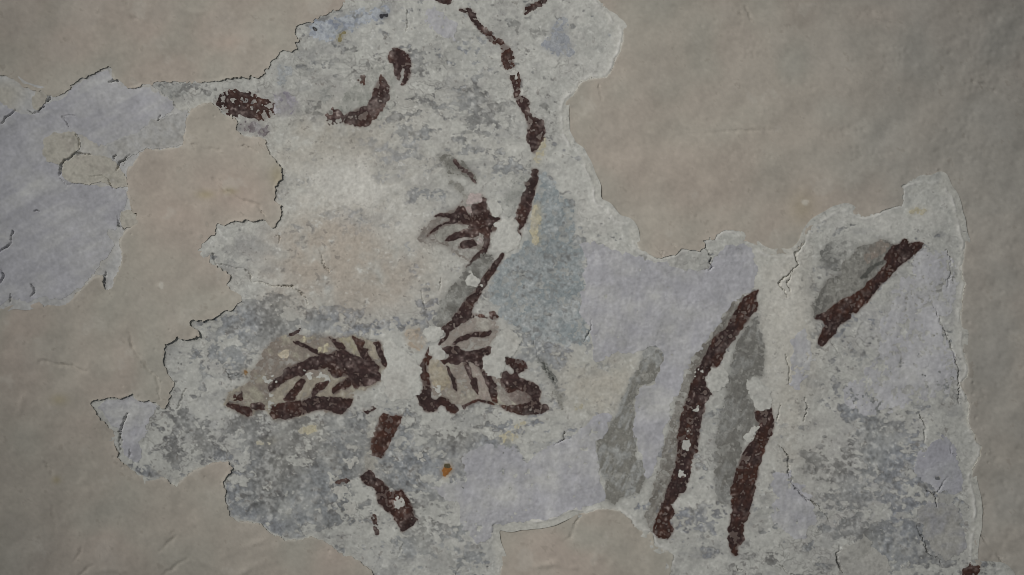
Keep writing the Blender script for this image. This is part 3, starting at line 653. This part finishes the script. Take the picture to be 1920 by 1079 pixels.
def dots(A, x, y, sx, sy, n, r0, r1):
    for _ in range(n):
        px, py, r = x + sx * rng.standard_normal(), y + sy * rng.standard_normal(), rng.uniform(r0, r1)
        w = window([(px, py)], 3 * r + 3)
        if w[0].stop - w[0].start < 2 or w[1].stop - w[1].start < 2:
            continue
        d = ((GX[w[1]] - px) ** 2)[None, :] + ((GY[w[0]] - py) ** 2)[:, None]
        A[w] = np.maximum(A[w], np.exp(-d / (r * r)))


for a in [(1410,100,14,12,22,1.5,3),(1680,105,18,12,16,2.5,5),(1580,245,22,5,12,2,4),(1620,285,25,8,18,1.5,3),(1400,290,20,8,14,1.5,2.5),(1850,60,45,35,40,2,5),(1810,260,35,25,40,2,5),(1840,140,30,20,25,2,4),
          (1290,400,14,10,8,1.5,3),(1480,160,20,10,6,2,3),(1380,30,25,12,10,2,3),(1640,25,18,10,10,2,4),(300,200,150,120,14,1.5,2.5),(150,650,120,150,22,1.2,2.5),(250,980,150,60,24,1.2,2.5),(1860,700,40,200,50,1.5,4),(1870,950,30,60,30,2,5),(960,540,900,500,420,1.3,2.6)]:
    dots(pit, *a)
for a in [(1510,360,3,3,3,5,8),(1512,380,5,2,4,3,6),(1860,400,25,30,18,2,4.5),(1800,300,40,60,30,2,5),(1870,70,40,40,30,2.5,5),(1680,100,15,10,10,3,6),(1435,208,10,4,7,2,4),(1830,620,20,150,24,2,4),(300,536,2,2,3,4,6),(1163,308,2,3,3,3,5),(1780,110,60,70,26,3,7)]:
    dots(bump, *a)
W = W - 0.55 * pit + 0.35 * bump
hair = []
for _ in range(46):                                # hairline scratches and trowel nicks
    x, y, a0 = rng.uniform(-100, 2000), rng.uniform(-60, 1140), rng.uniform(0, 6.28)
    p = []
    for k in range(rng.integers(3, 7)):
        p.append((x, y, rng.uniform(1.4, 2.6)))
        a0 += rng.normal(0, .35)
        x += rng.uniform(10, 26) * math.cos(a0)
        y += rng.uniform(10, 26) * math.sin(a0)
    hair.append(p)
W = W - .28 * lines(hair, 1.2, 1.5) + .022 * wn9 + .010 * wn5
W_low = .9 * nl + 0.6 * nm
thick_w = ss(760, 420, GX)[None, :] * (1 - .95 * np.clip(1.3 * blob(560, 50, 170, 110), 0, 1))
W += ((.06 + .9 * thick_w) * ss(.35, 1, out) * ss(-.1, .6, leftness) * ss(-.6, .9, noise(28))          # lifted lip of the coat
      - .32 * ss(.72, 1, out) * ss(0, -.5, leftness) + .12 * out * noise(14))

# lime skin broken open over an older blue-grey paint
E = np.full((NY, NX), .16, np.float32)
for x, y, rx, ry, v in [(1010,520,90,120,.35),(600,600,170,45,.55),(460,630,70,60,.5),(700,860,220,90,.5),(530,935,130,70,.8),(1640,890,120,120,.55),(1700,1030,120,60,.55),(960,180,120,130,.12),(880,240,160,70,.12),
        (450,800,120,50,.4),(330,850,80,50,.3),(1340,980,120,70,.3),(1570,640,80,80,.3),(300,180,50,30,.5),(680,390,90,40,.3),(1020,660,70,50,.35),(880,860,80,50,.5),(770,1010,90,40,.35),(880,1040,60,20,.5),(740,260,50,60,.4),(1650,780,60,40,.3),
        (1440,640,50,150,-.14),(640,330,90,80,-.12),(650,500,110,70,-.14),(1480,560,60,120,-.16),(1110,60,60,80,-.1),(1140,720,60,50,-.1),(1100,390,60,60,-.12),(1640,420,120,40,-.14)]:
    E += v * blob(x, y, rx, ry)
E -= .25 * np.clip(wideF * 1.2 - .2, 0, 1) * ss(700, 1000, GX)[None, :]
lime_n = 0.5 * fbm(24, 4, 1.7, .75) + 0.5 * fbm(12, 4, 1.4, .75) + 0.32 * fbm(5, 2) + 0.25 * wnh
lime_n /= lime_n.std()
thr = 2.1 - 4.0 * np.clip(E, 0.0, .9)
expo = ss(-.10, .10, lime_n - thr)               # 1 = older grey paint showing
expo *= 1 - .8 * ss(.6, 1, edgeF)


def contour(n, c, w):
    g = np.hypot(*np.gradient(n))
    return np.exp(-((n - c) / (g * w + 1e-3)) ** 2)


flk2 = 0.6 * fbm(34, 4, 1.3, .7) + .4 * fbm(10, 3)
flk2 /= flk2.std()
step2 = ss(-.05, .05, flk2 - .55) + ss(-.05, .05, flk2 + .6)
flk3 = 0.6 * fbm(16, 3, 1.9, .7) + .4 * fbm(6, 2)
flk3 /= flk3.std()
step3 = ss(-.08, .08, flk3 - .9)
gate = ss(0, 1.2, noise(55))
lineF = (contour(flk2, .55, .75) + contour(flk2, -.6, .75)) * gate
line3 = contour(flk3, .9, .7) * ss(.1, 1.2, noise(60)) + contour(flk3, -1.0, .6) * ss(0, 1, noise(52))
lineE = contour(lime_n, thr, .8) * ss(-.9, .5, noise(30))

thick = ss(760, 420, GX)[None, :] * (1 - .95 * np.clip(1.3 * blob(560, 50, 170, 110), 0, 1))
T = .34 + .95 * thick + .12 * noise(120)
HF = W_low - T + .22 * nm + .10 * fbm(40, 3) + .045 * wn9 + .03 * wn5 + .02 * wn3
HF += -.16 * expo + .14 * step2 + .07 * step3 + .05 * ss(-.06, .06, lime_n - .2)
HF += .22 * ss(.3, .95, wideF) * ss(.1, -.5, leftness) * (1 + .25 * wn25)        # remains of the coat thin out towards the right side
HF -= 3.6 * crF
HB = W_low - 1.0 + .1 * noise(60) + .05 * fbm(20, 3) + .012 * wn5 - 4.5 * crB

# ------------------------------------------------------------------ colours
sp1, sp2 = fbm(2.6, 1), fbm(3.6, 2)
cw = np.broadcast_to(C3(141, 134, 125), (NY, NX, 3)).copy()
cw = mix(cw, C3(144, 134, 125), np.clip(.35 + .3 * g_n[0], 0, 1))
cw = mix(cw, C3(139, 135, 125), np.clip(.2 + .25 * g_n[1], 0, .9))
cw = mix(cw, C3(136, 132, 126), np.clip(.7 * ss(1350, 1850, GX)[None, :] + .12 * g_n[1], 0, 1))
cw = mix(cw, C3(146, 139, 131), .35 * ss(.8, 2, fbm(60, 3)))
for x, y, rx, ry, v in [(450,360,60,40,.5),(300,850,60,40,.4),(430,80,30,16,.5),(1640,25,60,25,.3),(340,390,90,50,.3),(1300,330,180,90,.3),(1500,390,60,50,.25)]:
    cw = mix(cw, C3(147, 133, 123), v * blob(x, y, rx, ry))
for x, y, rx, ry, v in [(110,750,16,10,.5),(104,901,8,7,.6),(385,365,16,8,.6),(430,358,14,7,.6),(520,330,14,20,.5),(1505,390,25,30,.3)]:
    cw = mix(cw, C3(132, 122, 98), v * blob(x, y, rx, ry))
cw = mix(cw, C3(112, 105, 97), .40 * ss(2.2, 3.0, wn9 + .6 * sp2))
cw = mix(cw, C3(152, 147, 139), .35 * ss(1.6, 2.6, noise(24) + .5 * wn9))
cw = mix(cw, C3(172, 168, 160), .6 * np.clip(put(*polyf([(1502,378),(1510,374),(1518,378),(1516,386),(1506,384)], .8)) + put(*polyf([(296,536),(300,530),(306,530),(307,541),(302,543)], .8)), 0, 1))
cw = cw * (1 + .009 * sp1 + .009 * sp2 + .008 * wn9 + .008 * wn25)[..., None] * C3(1.012, 1.022, 1.024)
# pale lime still clinging to the coat near its broken edge
cw = mix(cw, C3(160, 157, 149), .55 * ss(.45, 1, out) * ss(-.3, .9, noise(18) + .4 * wn9) * ss(.3, -.3, leftness))
cw = mix(cw, C3(172, 171, 165), .85 * ss(.86, 1, out) * ss(.1, -.45, leftness) * ss(-1.2, .2, noise(22)) * ss(600, 900, GX)[None, :])
edge_c = mix(np.broadcast_to(C3(172, 170, 163), (NY, NX, 3)).copy(), C3(140, 132, 120), np.clip(.3 + .5 * noise(20), 0, 1))

cf = np.broadcast_to(C3(152, 153, 149), (NY, NX, 3)).copy()
for x, y, rx, ry, c, v in [(640,330,140,120,(159,156,147),.8),(650,490,140,90,(152,147,138),.95),(1470,640,60,190,(160,158,150),.9),(1135,720,75,60,(154,152,143),.9),(1120,60,70,90,(154,155,151),.7),(1640,425,140,45,(158,159,154),.8),
        (760,250,150,80,(150,149,144),.7),(850,300,120,40,(148,147,141),.7),(1500,840,60,60,(154,151,143),.7),(300,220,70,60,(148,147,145),.8),(1290,970,70,60,(146,146,141),.7),(1580,940,60,90,(148,144,141),.5),(560,540,80,50,(149,144,137),.6),
        (1700,640,120,120,(148,148,149),.7),(1520,740,50,120,(153,152,148),.7),(600,830,80,50,(146,145,137),.5),(680,420,60,30,(155,148,141),.7),(1650,900,120,120,(145,145,145),.7),(640,1060,180,30,(149,150,150),.7),(450,470,70,50,(147,148,147),.7),(430,810,120,60,(152,153,153),.7)]:
    cf = mix(cf, C3(*c), np.clip(v * blob(x, y, rx, ry) * (1 + .25 * wn25), 0, 1))
cf = mix(cf, C3(141, 141, 138), np.clip(.15 + .28 * fbm(30, 3) + .15 * wn9, 0, .8))
cf = mix(cf, C3(164, 165, 160), np.clip(.30 * step2 + .30 * step3 + .25 * ss(.5, 1.6, -lime_n), 0, .8))
cf = mix(cf, C3(132, 133, 132), .45 * ss(.7, 1.6, fbm(18, 3, 2.4, .7)) * (1 - step2 * .4))
grey = mix(np.broadcast_to(C3(121, 124, 126), (NY, NX, 3)).copy(), C3(110, 110, 108), np.clip(.35 + .5 * noise(60), 0, 1))
grey = mix(grey, C3(118, 122, 130), np.clip(.5 * noise(80), 0, .6))
grey = mix(grey, C3(142, 143, 141), .7 * ss(.3, 1.1, wn9 + .5 * wn5))
grey = mix(grey, C3(98, 98, 98), .5 * ss(.9, 1.8, .7 * wn9 - .7 * wn5))
grey = grey * (1 + .05 * wn5 + .05 * wn3)[..., None]
cf = mix(cf, grey, .86 * expo * np.clip(.85 + .2 * wn25, .4, 1))
cf = mix(cf, C3(102, 101, 99), np.clip(.5 * lineE + .45 * lineF + .34 * line3, 0, .65) * np.clip(.6 + .4 * wn25, .1, 1) * (1 - .8 * edgeF))  # dirt lines on flake edges; dark colour also stands in for step shading
for x, y, rx, ry, v in [(890,235,130,80,.55),(790,330,90,40,.45),(680,850,110,60,.6),(600,130,90,30,.5),(560,540,90,40,.5),(860,80,90,60,.35)]:
    cf = mix(cf, C3(126, 127, 124), v * blob(x, y, rx, ry) * ss(.9, 1.3, hst + .3 * wn9))
    cf = mix(cf, C3(160, 160, 154), .6 * v * blob(x, y, rx, ry) * ss(.9, 1.4, -hst + .3 * wn9))
for x, y, rx, ry, c, v in [(640,280,110,60,(150,147,139),.6),(640,350,100,50,(163,162,156),.75),(640,480,130,70,(152,146,137),.75),(700,540,90,40,(150,145,137),.6),(1475,620,45,190,(160,158,150),.7),(1130,715,70,50,(155,152,143),.6),(740,420,40,40,(166,166,161),.6),(1440,700,30,60,(160,160,155),.5)]:
    cf = mix(cf, C3(*c), np.clip(v * np.clip(1.35 * blob(x, y, rx, ry), 0, 1) * (1 + .3 * wn25 + .2 * wn9), 0, .9))
cf = mix(cf, C3(98, 95, 92), .45 * ss(2.1, 2.9, sp2 + .6 * wn9))
cf = mix(cf, C3(170, 171, 167), .5 * ss(2.0, 2.8, sp2 - .6 * wn9))
rimc = ss(.35, .95, wideF) * ss(.15, -.5, leftness + .25 * noise(50))
cf = mix(cf, C3(161, 161, 155), .8 * np.clip(rimc, 0, 1) * (1 - .8 * expo) * (1 - .5 * lineF))
ridge_in = np.exp(-((blur(U, 6) - .76) / .17) ** 2) * np.maximum(ss(.05, -.4, leftness + .3 * noise(40)), .75 * ss(850, 1000, GX)[None, :]) * ss(650, 900, GX)[None, :] * np.clip(.7 + .4 * wn25 + .3 * wn9, 0, 1.3) * (F > .5)
HF += .55 * ridge_in                                       # raised chipped lip of lime along the right hand edges
for x, y, rx, ry, v in [(680,345,110,55,.6),(1110,70,60,80,.5),(1470,560,40,90,.5),(1650,400,130,32,.6),(1130,400,60,50,.5),(390,690,70,50,.35),(860,1000,60,40,.5),(1180,460,90,30,.4)]:
    cf = mix(cf, C3(172, 172, 167), v * np.clip(1.3 * blob(x, y, rx, ry), 0, 1) * np.clip(.6 + .5 * wn25 + .35 * wn9, 0, 1) * (1 - .6 * expo))
cf = mix(cf, C3(172, 172, 168), .85 * np.clip(ridge_in, 0, 1))
cf = cf * (1 + .014 * sp1 + .016 * sp2)[..., None] * C3(.957, .953, .955)
cf = np.clip(147 + (cf - 147) * 1.16, 40, 190)
cb = np.broadcast_to(C3(149, 149, 148), (NY, NX, 3)).copy()
cb = mix(cb, C3(150, 147, 139), np.clip(.2 + .4 * noise(40), 0, 1))
cb = mix(cb, C3(118, 108, 90), .8 * np.clip(put(*polyf([(240,354),(250,354),(251,372),(258,390),(259,410),(252,408),(245,392),(242,372)], .8)), 0, 1))
cb = cb * (1 + .016 * sp1 + .018 * sp2 + .02 * wn9)[..., None]
vst = sample(st0, _ii, (_jj + .18 * _ii) % (NX - 2))       # brush streaks of the limewash, nearly upright
dgs = sample(st0, (_ii + .2 * _jj) % (NY - 2), (_jj * .6 + 1.05 * _ii) % (NX - 2))   # slanting ones on the left patch
dst = fbm(24, 3, 1.6)
for d in FILMS:
    if isinstance(d['c'], tuple):
        a, b = d['c'][1]
        w = d['win']
        sk = dgs if d['parent'] == 'left' else vst
        c = np.broadcast_to(C3(*a), wn9[w].shape + (3,)).copy()
        c = mix(c, C3(*b), np.clip(.35 + .10 * sk[w] + .3 * dst[w], 0, 1))
        c = mix(c, C3(158, 158, 157), .5 * ss(1.2, 2.4, dst[w] + .5 * wnh[w]))
        d['c'] = c * (1 + .014 * sp1[w] + .016 * sp2[w] + .008 * sk[w] + .012 * wn9[w] + .018 * wn25[w])[..., None] * C3(1.0, 1.0, .992)
        d['h'] = .009 * sk[w] + .012 * dst[w] + .006 * wn5[w]


for q, d in enumerate(FILMS):                     # pigment soaked into the plaster and into the coats below each brush mark
    if d['stain'] is None:
        continue
    w = d['win']
    sm, sc = d['stain']
    h = d['halo'] * .5 * np.clip(blur(np.pad(d['f'], 8), 7)[8:-8, 8:-8], 0, 1)
    cf[w] = mix(mix(cf[w], C3(118, 113, 108), h), sc, sm)
    for e in FILMS[:q]:
        v = e['win']
        i0, i1 = max(w[0].start, v[0].start), min(w[0].stop, v[0].stop)
        j0, j1 = max(w[1].start, v[1].start), min(w[1].stop, v[1].stop)
        if i0 >= i1 or j0 >= j1 or e['c'] is None:
            continue
        sa = (slice(i0 - w[0].start, i1 - w[0].start), slice(j0 - w[1].start, j1 - w[1].start))
        sb = (slice(i0 - v[0].start, i1 - v[0].start), slice(j0 - v[1].start, j1 - v[1].start))
        e['c'][sb] = mix(e['c'][sb], sc[sa], sm[sa])


# ------------------------------------------------------------------ materials
def material(name, rough=.9, grain=700, amp=.10, bump=.25, bdist=.0003):
    m = bpy.data.materials.new(name)
    m.use_nodes = True
    nt = m.node_tree
    nt.nodes.clear()
    N = nt.nodes.new
    out = N('ShaderNodeOutputMaterial')
    bs = N('ShaderNodeBsdfPrincipled')
    at = N('ShaderNodeAttribute')
    at.attribute_name = 'pigment'
    tc = N('ShaderNodeTexCoord')
    n1 = N('ShaderNodeTexNoise')
    n1.inputs['Scale'].default_value = grain
    n1.inputs['Detail'].default_value = 3
    n2 = N('ShaderNodeTexNoise')
    n2.inputs['Scale'].default_value = grain * .22
    n2.inputs['Detail'].default_value = 4
    ad = N('ShaderNodeMath'); ad.operation = 'ADD'
    mr = N('ShaderNodeMapRange')
    mr.inputs['From Min'].default_value = .6
    mr.inputs['From Max'].default_value = 1.4
    mr.inputs['To Min'].default_value = 1 - amp
    mr.inputs['To Max'].default_value = 1 + amp
    vm = N('ShaderNodeVectorMath'); vm.operation = 'SCALE'
    bp = N('ShaderNodeBump')
    bp.inputs['Strength'].default_value = bump
    bp.inputs['Distance'].default_value = bdist
    L = nt.links.new
    L(tc.outputs['Object'], n1.inputs['Vector'])
    L(tc.outputs['Object'], n2.inputs['Vector'])
    L(n1.outputs['Fac'], ad.inputs[0])
    L(n2.outputs['Fac'], ad.inputs[1])
    L(ad.outputs[0], mr.inputs['Value'])
    L(at.outputs['Color'], vm.inputs[0])
    L(mr.outputs['Result'], vm.inputs['Scale'])
    L(vm.outputs['Vector'], bs.inputs['Base Color'])
    L(ad.outputs[0], bp.inputs['Height'])
    L(bp.outputs['Normal'], bs.inputs['Normal'])
    bs.inputs['Roughness'].default_value = rough
    bs.inputs['Specular IOR Level'].default_value = .18
    L(bs.outputs[0], out.inputs['Surface'])
    return m


M_wall = material('beige_plaster', .92, 620, .03, .12)
M_frag = material('old_lime_plaster', .93, 800, .06, .3)
M_wash = material('limewash', .9, 900, .06, .25)
M_paint = material('earth_pigment', .88, 900, .16, .25)


def lin(c):
    c = np.clip(np.asarray(c, np.float32) / 255, 0, 1)
    return np.clip(np.where(c <= .04045, c / 12.92, ((c + .055) / 1.055) ** 2.4) * KALB, 0, .85)


# ------------------------------------------------------------------ meshes
def make_mesh(name, V, Q, Cc, smooth):
    me = bpy.data.meshes.new(name)
    me.vertices.add(len(V))
    me.vertices.foreach_set('co', np.ascontiguousarray(V, np.float32).ravel())
    me.loops.add(len(Q) * 4)
    me.loops.foreach_set('vertex_index', np.ascontiguousarray(Q, np.int32).ravel())
    me.polygons.add(len(Q))
    me.polygons.foreach_set('loop_start', np.arange(0, len(Q) * 4, 4, dtype=np.int32))
    me.polygons.foreach_set('use_smooth', np.ascontiguousarray(smooth, bool))
    me.update(calc_edges=True)
    ca = me.color_attributes.new('pigment', 'FLOAT_COLOR', 'POINT')
    ca.data.foreach_set('color', np.concatenate([lin(Cc), np.ones((len(V), 1), np.float32)], 1).astype(np.float32).ravel())
    return me


def link(name, me, mat, parent=None, label=None, kind=None, cat=None):
    me.materials.append(mat)
    o = bpy.data.objects.new(name, me)
    col.objects.link(o)
    if parent:
        o.parent = parent
    if label:
        o['label'] = label
    if cat:
        o['category'] = cat
    if kind:
        o['kind'] = kind
    return o


def sheet(name, win, f, Hh, depth, colour, mat, parent=None, label=None, keep=None, shape=None, edge_colour=None, big=None, **kw):
    """relief sheet cut out along f = 0.5, with a broken edge of the given depth (mm)"""
    h, w = f.shape
    if keep is None:
        keep = (f[:-1, :-1] + f[1:, :-1] + f[:-1, 1:] + f[1:, 1:]) > 2.0
    if keep.sum() < 3:
        return None
    jj, ii = np.meshgrid(np.arange(w, dtype=np.float32), np.arange(h, dtype=np.float32))
    kp = np.pad(keep if shape is None else shape, 1)
    cnt = kp[:-1, :-1].astype(int) + kp[1:, :-1] + kp[:-1, 1:] + kp[1:, 1:]
    edge = (cnt > 0) & (cnt < 4)
    gy_, gx_ = np.gradient(f)
    g2 = gx_ ** 2 + gy_ ** 2 + 1e-4
    s = (0.5 - f) / g2
    dx, dy = s * gx_, s * gy_
    l = np.hypot(dx, dy) + 1e-6
    k = np.minimum(1, .6 / l) * edge
    jj = jj + dx * k
    ii = ii + dy * k
    used = cnt > 0
    if shape is not None:
        kf = np.pad(keep, 1)
        used = (kf[:-1, :-1] | kf[1:, :-1] | kf[:-1, 1:] | kf[1:, 1:])
        bi, bj = np.nonzero(big)
        for p_, q_ in ((0, 0), (2, 0), (2, 2), (0, 2)):
            used[bi * 2 + p_, bj * 2 + q_] = True
    idx = np.full((h, w), -1, np.int64)
    nv = int(used.sum())
    idx[used] = np.arange(nv)
    xs = GX[win[1].start] + jj * ST
    ys = GY[win[0].start] + ii * ST
    P = np.stack([(xs - CX) * PX, -Hh * .001, ZC + (CY - ys) * PX], -1)
    V = P[used]
    Cv = colour[used]
    a, b, c, d = idx[:-1, :-1], idx[1:, :-1], idx[1:, 1:], idx[:-1, 1:]
    Q = np.stack([a[keep], b[keep], c[keep], d[keep]], 1)
    if shape is not None:
        i2, j2 = bi * 2, bj * 2
        Q = np.concatenate([Q, np.stack([idx[i2, j2], idx[i2 + 2, j2], idx[i2 + 2, j2 + 2], idx[i2, j2 + 2]], 1)])
    # broken edge
    e = []
    m = kp[1:-1, 1:] != kp[1:-1, :-1]          # upright edges between neighbours in a row
    r, cc = np.nonzero(m)
    e.append(np.stack([idx[r, cc], idx[r + 1, cc]], 1))
    m = kp[1:, 1:-1] != kp[:-1, 1:-1]
    r, cc = np.nonzero(m)
    e.append(np.stack([idx[r, cc], idx[r, cc + 1]], 1))
    e = np.concatenate(e)
    e = e[(e >= 0).all(1)]
    ne = len(e)
    top = V[e.ravel()]
    bot = top.copy()
    bot[:, 1] += depth * .001
    q0 = nv + np.arange(ne) * 2
    S = np.stack([q0, q0 + 1, q0 + 1 + 2 * ne, q0 + 2 * ne], 1)
    V = np.concatenate([V, top, bot])
    Ce = (Cv if edge_colour is None else edge_colour[used])[e.ravel()]
    Cv = np.concatenate([Cv, Ce, Ce])
    sm = np.ones(len(Q) + ne, bool)
    sm[len(Q):] = False
    me = make_mesh(name, V, np.concatenate([Q, S]), Cv, sm)
    return link(name, me, mat, parent, label, **kw)


# the beige coat: fine beside its broken edge, coarser away from it, cut out where it has fallen off
def build_wall():
    f = 1 - U
    h, w = NY, NX
    keep = (f[:-1, :-1] + f[1:, :-1] + f[:-1, 1:] + f[1:, 1:]) > 2.0
    far = blur(U, 8) < .003
    hh, ww = (NY - 1) // 2, (NX - 1) // 2
    ci, cj = np.arange(hh) * 2, np.arange(ww) * 2
    big = far[np.ix_(ci, cj)] & far[np.ix_(ci + 1, cj + 1)] & far[np.ix_(ci + 2, cj + 2)] & far[np.ix_(ci + 2, cj)] & far[np.ix_(ci, cj + 2)]
    cov = np.zeros((h - 1, w - 1), bool)
    cov[:hh * 2, :ww * 2] = np.repeat(np.repeat(big, 2, 0), 2, 1)
    o = sheet('wall', (slice(0, NY), slice(0, NX)), f, W, 1.6, cw, M_wall, keep=keep & ~cov, shape=keep, edge_colour=edge_c, big=big, kind='structure')
    return o


wall = build_wall()


def build_surround():
    """the same plain wall going on past the part that is worked in detail"""
    n = 40
    gx_ = np.concatenate([np.linspace(-4200, X0 + 6, n), np.linspace(X1 - 6, 6100, n)])
    gy_ = np.concatenate([np.linspace(-2200, Y0 + 6, n), np.linspace(Y1 - 6, 3500, n)])
    xx, yy = np.meshgrid(gx_, gy_)
    r2 = np.random.default_rng(9)
    hh = -2.2 + .5 * r2.standard_normal(xx.shape)
    V = np.stack([(xx - CX) * PX, -hh * .001, ZC + (CY - yy) * PX], -1).reshape(-1, 3)
    idx = np.arange(xx.size).reshape(xx.shape)
    keep = np.ones((2 * n - 1, 2 * n - 1), bool)
    keep[n - 1, n - 1] = False
    Q = np.stack([idx[:-1, :-1][keep], idx[1:, :-1][keep], idx[1:, 1:][keep], idx[:-1, 1:][keep]], 1)
    Cc = np.broadcast_to(C3(141, 135, 126), (len(V), 3)) * (1 + .012 * r2.standard_normal((len(V), 1)))
    return link('wall_surround', make_mesh('wall_surround', V, Q, Cc, np.ones(len(Q), bool)), M_wall, parent=wall)


build_surround()


def thing(name, label, cat, px, py):
    o = bpy.data.objects.new(name, None)
    o.empty_display_size = .02
    col.objects.link(o)
    o['label'] = label
    o['category'] = cat
    return o


frag = thing('faded_wall_painting', 'large flaking grey-white plaster fragment with painted brown stems, leaves and brush strokes', 'wall painting', 960, 1079)
left = thing('lilac_plaster_patch', 'lilac and grey peeling plaster patch at the left edge, without painting', 'plaster patch', 100, 580)
OBJ = {'frag': frag, 'left': left}
under = np.clip(blur(F, 7) * 9, 0, 1)                 # the old layer runs on a little way under the beige coat
underB = np.clip(blur(FB, 7) * 9, 0, 1)
HB = np.where(F > .1, np.maximum(HB, HF + .12), HB)
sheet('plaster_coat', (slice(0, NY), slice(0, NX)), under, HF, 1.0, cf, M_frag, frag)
sheet('plaster_coat', (slice(0, NY), slice(0, NX)), np.minimum(underB, np.maximum(FB, 1 - blur(F, 2) * 3)), HB, .6, cb, M_wash, left)

HT = {'frag': HF.copy(), 'left': HB.copy()}          # running top surface, so that later coats lie on earlier ones
ROOT = {'frag': 'frag', 'left': 'left'}
for d in FILMS:
    ROOT[d['key']] = ROOT[d['parent']]
    r = ROOT[d['key']]
    w = d['win']
    base = (under if r == 'frag' else underB)[w]
    f = np.minimum(d['f'], base)
    top = HT[r][w] + d['t'] + d.get('h', 0)
    nm_ = d['name']
    mat = M_wash if nm_ in ('lilac_limewash', 'plaster_flake') else (M_frag if nm_ == 'lime_remnant' else M_paint)
    o = sheet(nm_, w, f, top, d['t'] + .05, d['c'], mat, OBJ.get(d['parent'], OBJ[r]), d['label'])
    if o:
        OBJ[d['key']] = o
        up = (f > .30)
        up = up | (blur(up.astype(np.float32), 1.3) > .01)
        HT[r][w] = np.where(up, np.maximum(HT[r][w], HT[r][w] + d['t'] + np.maximum(d.get('h', 0), 0)), HT[r][w])
